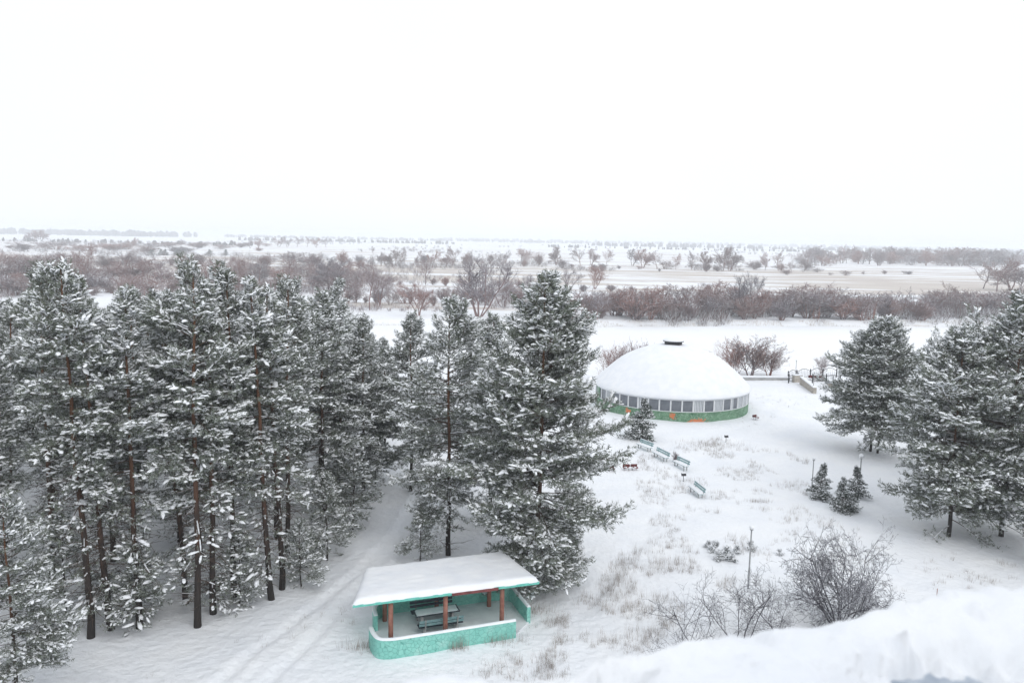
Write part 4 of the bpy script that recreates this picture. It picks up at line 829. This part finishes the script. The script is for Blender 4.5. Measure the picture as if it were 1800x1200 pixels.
thicket(24, (600, 980), lambda x: 534, (3, 8), 'bare willow bush scattered between the lone riverside trees', 'scattered riverside bushes')
thicket(14, (620, 980), lambda x: 503, (2, 6), 'low bush along the near side of the tan meadow', 'meadow side bushes', (1.2, 2.4))
thicket(18, (600, 960), lambda x: 466, (6, 15), 'bush in the belt at the far side of the left meadow', 'far meadow bushes')
thicket(22, (1400, 1810), lambda x: 464, (12, 26), 'hazy bush filling the long right hand treeline', 'treeline bushes right', (1.2, 2.2))
thicket(8, (1380, 1620), lambda x: 482, (2, 5), 'low dark bush dotting the snowy meadow at right', 'meadow bushes right', (1.5, 3))
thicket(16, (960, 1420), lambda x: 474, (3, 10), 'low bush under the tree row along the meadow', 'bushes under the tree row', (1.2, 2.4))
thicket(22, (0, 480), lambda x: 444 - (x % 3) * 4, (4, 11), 'hazy dark bush in the far left belts', 'far left bushes', (2.5, 6))
thicket(8, (980, 1300), lambda x: 512, (2, 5), 'small dark bush at the lower edge of the tan meadow', 'small meadow bushes', (1.5, 3))
for q, px in enumerate((266, 282, 292, 311, 318, 325, 368, 396)):
    p = FP(px, 449); put('young_spruce', SPRUCE[q % 2], p[0], p[1], 6.5, q, 'small round conifer in the dotted row on the far left field', 'conifer', 'dotted conifers', sx=1.6)

def scrub(name, label, belts, colr, seed):
    g = np.random.default_rng(seed); Vv = []
    for (x0, x1, y0, y1, ncl, h0, h1, thr) in belts:
        px = g.uniform(x0, x1, ncl * 3); py = g.uniform(y0, y1, ncl * 3); pts = np.array([U(a, b, -4.7)[:2] for a, b in zip(px, py)])
        sc_ = np.where(pts[:, 1] < 450, 28, np.where(pts[:, 1] < 800, 60, 170)); kp = vnoise(pts[:, 0] / sc_, pts[:, 1] / sc_ / 1.5, seed) > thr + .05; pts = pts[kp][:ncl]; n = len(pts); nb_ = 46
        hh_ = np.repeat(g.uniform(h0, h1, n), nb_); o_ = np.repeat(np.column_stack([pts, hgt(pts[:, 0], pts[:, 1], False) - .1]), nb_, 0); k = len(o_)
        az = g.uniform(0, 2 * math.pi, k); ou = np.column_stack([np.cos(az), np.sin(az), 0 * az]); rr = g.uniform(0, 1, k) ** .6
        st = o_ + ou * (rr * hh_ * .45)[:, None] + UPV * (g.uniform(0, .45, k) * hh_)[:, None]; d = (ou * (g.uniform(.1, .9, k))[:, None] + UPV + g.normal(0, .25, (k, 3))) * (hh_ * g.uniform(.25, .55, k))[:, None]
        sd2 = np.column_stack([-np.sin(az), np.cos(az), g.normal(0, .3, k)]) * (.02 + .00009 * o_[:, 1])[:, None]
        Vv.append(np.stack([st - sd2, st + sd2, st + d], 1).reshape(-1, 3))
    V = np.concatenate(Vv); F = np.arange(len(V)).reshape(-1, 3)
    tag(link(name, tri_mesh(name, V, F, [noisy(name, *colr, .04), M['twig_snow']], (g.random(len(F)) < .32).astype(int))), label, 'scrub', kind='stuff')
scrub('reddish_scrub', 'low reddish brown scrub filling the bands beyond the river at left', [(-60, 700, 500, 530, 420, 2, 5, -.12), (0, 760, 472, 500, 300, 2.5, 6, -.05), (560, 1000, 512, 548, 170, 1.5, 4, .0)], ((.20, .115, .095), (.15, .115, .12)), 91)
scrub('grey_scrub', 'hazy grey brown scrub belts across the flood meadow', [(0, 640, 440, 470, 380, 3, 8, -.02), (600, 1000, 460, 474, 170, 3, 8, -.05), (985, 1850, 552, 566, 330, 2.5, 6, -.2), (985, 1850, 535, 552, 170, 2, 5, -.05), (950, 1420, 468, 477, 120, 2, 6, .0), (1400, 1840, 460, 468, 260, 5, 14, -.2), (900, 1300, 500, 516, 60, 1.5, 4, .05), (0, 700, 424, 440, 260, 3, 9, .02), (700, 1250, 430, 446, 120, 3, 8, .08), (1250, 1820, 440, 455, 160, 3, 9, .04), (640, 1000, 486, 500, 60, 1.5, 4, .0)], ((.15, .125, .125), (.18, .135, .125)), 92)

# far woods on the horizon: one mass
def far_wood(name, label, spans):
    mb_v = []; mb_f = []; n0 = 0; g = np.random.default_rng(5)
    lat = np.array([[math.cos(a) * r_, math.sin(a) * r_, z] for z, r_ in ((0, .8), (.45, 1), (.8, .65)) for a in np.arange(5) * 2 * math.pi / 5] + [[0, 0, 1]])
    lf = [(i * 5 + j, i * 5 + (j + 1) % 5, (i + 1) * 5 + (j + 1) % 5) for i in range(2) for j in range(5)] + [(i * 5 + j, (i + 1) * 5 + (j + 1) % 5, (i + 1) * 5 + j) for i in range(2) for j in range(5)] + [(10 + j, 10 + (j + 1) % 5, 15) for j in range(5)]
    lf = np.array(lf)
    for (x0, x1, y0, dep, h0, h1, n) in spans:
        x = g.uniform(x0, x1, n); y = y0 + g.uniform(0, dep, n); h = h0 + (h1 - h0) * g.uniform(0, 1, n) ** 1.0; wd = h * g.uniform(.3, .6, n)
        v = lat[None] * np.stack([wd, wd, h], 1)[:, None] * g.uniform(.75, 1.25, (n, 16, 1)) + np.stack([x, y, np.full(n, -5.)], 1)[:, None]
        mb_v.append(v.reshape(-1, 3)); mb_f.append(((np.arange(n) * 16)[:, None, None] + lf[None]).reshape(-1, 3) + n0); n0 += n * 16
    o = link(name, tri_mesh(name, np.concatenate(mb_v), np.concatenate(mb_f), [noisy('far_wood', (.07, .065, .065), (.12, .105, .10), .05)])); tag(o, label, 'wood', kind='stuff')
far_wood('distant_wood', 'blue grey woods lying along the far horizon', [(-3600, -1500, 3300, 500, 16, 26, 600), (-1600, 400, 4200, 500, 8, 16, 350), (-900, -200, 2600, 150, 5, 12, 130), (300, 3000, 3000, 300, 8, 17, 450), (900, 2600, 2100, 120, 6, 15, 260), (-1400, -500, 1500, 60, 4, 9, 130), (100, 1200, 2300, 80, 4, 9, 120), (-500, 3500, 5200, 500, 12, 22, 500)])

# ---- dry grass standing out of the snow
def grass(name, label, spots, kind='stuff'):
    g = np.random.default_rng(3); P = []; Hh = []
    for (pts, n, hr, thr, sd_) in spots:
        q = np.array([GP(*p)[:2] for p in pts]); lo, hi = q.min(0), q.max(0); k = 0; tri = [(q[0], q[i_], q[i_ + 1]) for i_ in range(1, len(q) - 1)]
        ar = np.array([abs((b - a)[0] * (c - a)[1] - (b - a)[1] * (c - a)[0]) for a, b, c in tri]); ch = g.choice(len(tri), n, p=ar / ar.sum()); r1 = np.sqrt(g.random(n)); r2 = g.random(n)
        T_ = np.array(tri)[ch]; xy = T_[:, 0] * (1 - r1)[:, None] + T_[:, 1] * (r1 * (1 - r2))[:, None] + T_[:, 2] * (r1 * r2)[:, None]
        keep = vnoise(xy[:, 0] / 2.2, xy[:, 1] / 2.2, sd_) + .5 * vnoise(xy[:, 0] / .7, xy[:, 1] / .7, sd_ + 1) > thr; xy = xy[keep]
        P.append(xy); Hh.append(g.uniform(*hr, len(xy)))
    P = np.concatenate(P); Hh = np.concatenate(Hh); nb_ = 9; n = len(P); z = hgt(P[:, 0], P[:, 1])
    o_ = np.repeat(np.column_stack([P, z - .03]), nb_, 0) + np.column_stack([g.normal(0, .09, (n * nb_, 2)), np.zeros(n * nb_)]); h = np.repeat(Hh, nb_) * g.uniform(.5, 1.15, n * nb_)
    az = g.uniform(0, 2 * math.pi, n * nb_); ln = g.uniform(.1, .6, n * nb_); d = np.column_stack([np.cos(az) * ln, np.sin(az) * ln, np.ones(n * nb_)]); sd2 = np.column_stack([-np.sin(az), np.cos(az), 0 * az]) * .0045
    V = np.stack([o_ - sd2, o_ + sd2, o_ + d * h[:, None]], 1).reshape(-1, 3)
    o = link(name, tri_mesh(name, V, np.arange(len(V)).reshape(-1, 3), [M['grass']])); tag(o, label, 'grass', kind=kind)
grass('dry_grass', 'thin dry grass stalks poking through the snow between shelter and pavilion', [
    ([(1120, 800), (1260, 770), (1420, 800), (1420, 900), (1330, 980), (1120, 960)], 2600, (.25, .6), .10, 1),
    ([(930, 1190), (1010, 1060), (1110, 960), (1330, 980), (1250, 1080), (1060, 1190)], 1500, (.3, .75), .13, 4),
    ([(700, 1165), (900, 1120), (1000, 1080), (1000, 1195), (650, 1195)], 420, (.3, .8), .09, 6),
    ([(1330, 980), (1420, 900), (1600, 960), (1790, 990), (1790, 1020), (1640, 1050)], 600, (.2, .5), .10, 9),
    ([(240, 1190), (330, 1150), (430, 1120), (600, 1060), (640, 1090), (560, 1190)], 120, (.2, .5), .12, 12),
    ([(1090, 700), (1310, 760), (1440, 700), (1330, 690)], 260, (.2, .4), .12, 14)])
g = np.random.default_rng(44); k = 9000; x = g.uniform(-70, 200, k); y = bank(x) + g.uniform(.5, 5.5, k) ; kp = vnoise(x / 9, y / 2, 61) > .0; x, y = x[kp], y[kp]; k = len(x)
b = np.column_stack([x, y, hgt(x, y) - .05]); az = g.uniform(0, 6.28, k); sd2 = np.column_stack([-np.sin(az), np.cos(az), 0 * az]) * .03; d = np.column_stack([np.cos(az) * .5, np.sin(az) * .5, np.ones(k)]) * g.uniform(.3, 1.0, (k, 1))
tag(link('dry_reeds', tri_mesh('dry_reeds', np.stack([b - sd2, b + sd2, b + d], 1).reshape(-1, 3), np.arange(3 * k).reshape(-1, 3), [noisy('reeds', (.33, .26, .19), (.45, .38, .30), .3)])), 'fringe of tan reeds along the far river bank', 'reeds', kind='stuff')
for q, (px, py, n, rr, h, lb) in enumerate(((1250, 782, 60, 1.6, .5, 'long dark tuft of dead grass below the pavilion'), (806, 1140, 14, .25, .8, 'tall dry weed clump against the shelter front wall'), (640, 1140, 16, .5, .7, 'dry weed clump left of the shelter wall'), (1335, 882, 22, .5, .35, 'reddish tuft of dead grass on the open lawn'), (936, 1075, 20, .6, .7, 'dry weeds at the open end of the shelter'), (880, 1128, 24, .6, .6, 'dry weeds along the right part of shelter wall'))):
    p = GP(px, py); g = np.random.default_rng(100 + q); k = n * 9
    xy = p[None, :2] + g.normal(0, 1, (k, 2)) * np.array([rr, rr * .45]); z = hgt(xy[:, 0], xy[:, 1]); az = g.uniform(0, 6.28, k); d = np.column_stack([np.cos(az) * .3, np.sin(az) * .3, np.ones(k)]) * (h * g.uniform(.4, 1.1, k))[:, None]
    sd2 = np.column_stack([-np.sin(az), np.cos(az), 0 * az]) * .007; b = np.column_stack([xy, z - .03])
    o = link('grass_tuft', tri_mesh('grass_tuft', np.stack([b - sd2, b + sd2, b + d], 1).reshape(-1, 3), np.arange(3 * k).reshape(-1, 3), [M['grass']])); tag(o, lb, 'grass tuft', kind='stuff')

# ------------------------------------------------------------------ winter haze
hz = MB().box((0, 4400, 10.5), (19000, 9800, 41)).build('haze', []); tag(hz, kind='stuff')
hm = bpy.data.materials.new('haze'); hm.use_nodes = True; hm.node_tree.nodes.clear()
ho = hm.node_tree.nodes.new('ShaderNodeOutputMaterial'); pv = hm.node_tree.nodes.new('ShaderNodeVolumePrincipled')
pv.inputs['Color'].default_value = (.93, .96, 1, 1); pv.inputs['Density'].default_value = 3.6e-4; pv.inputs['Anisotropy'].default_value = 0.0
hm.node_tree.links.new(pv.outputs[0], ho.inputs['Volume']); hz.data.materials.append(hm)
print('TRIS', sum(len(p.vertices) - 2 for me in bpy.data.meshes for p in me.polygons), 'objects', len(bpy.data.objects), 'stand fill', n_)
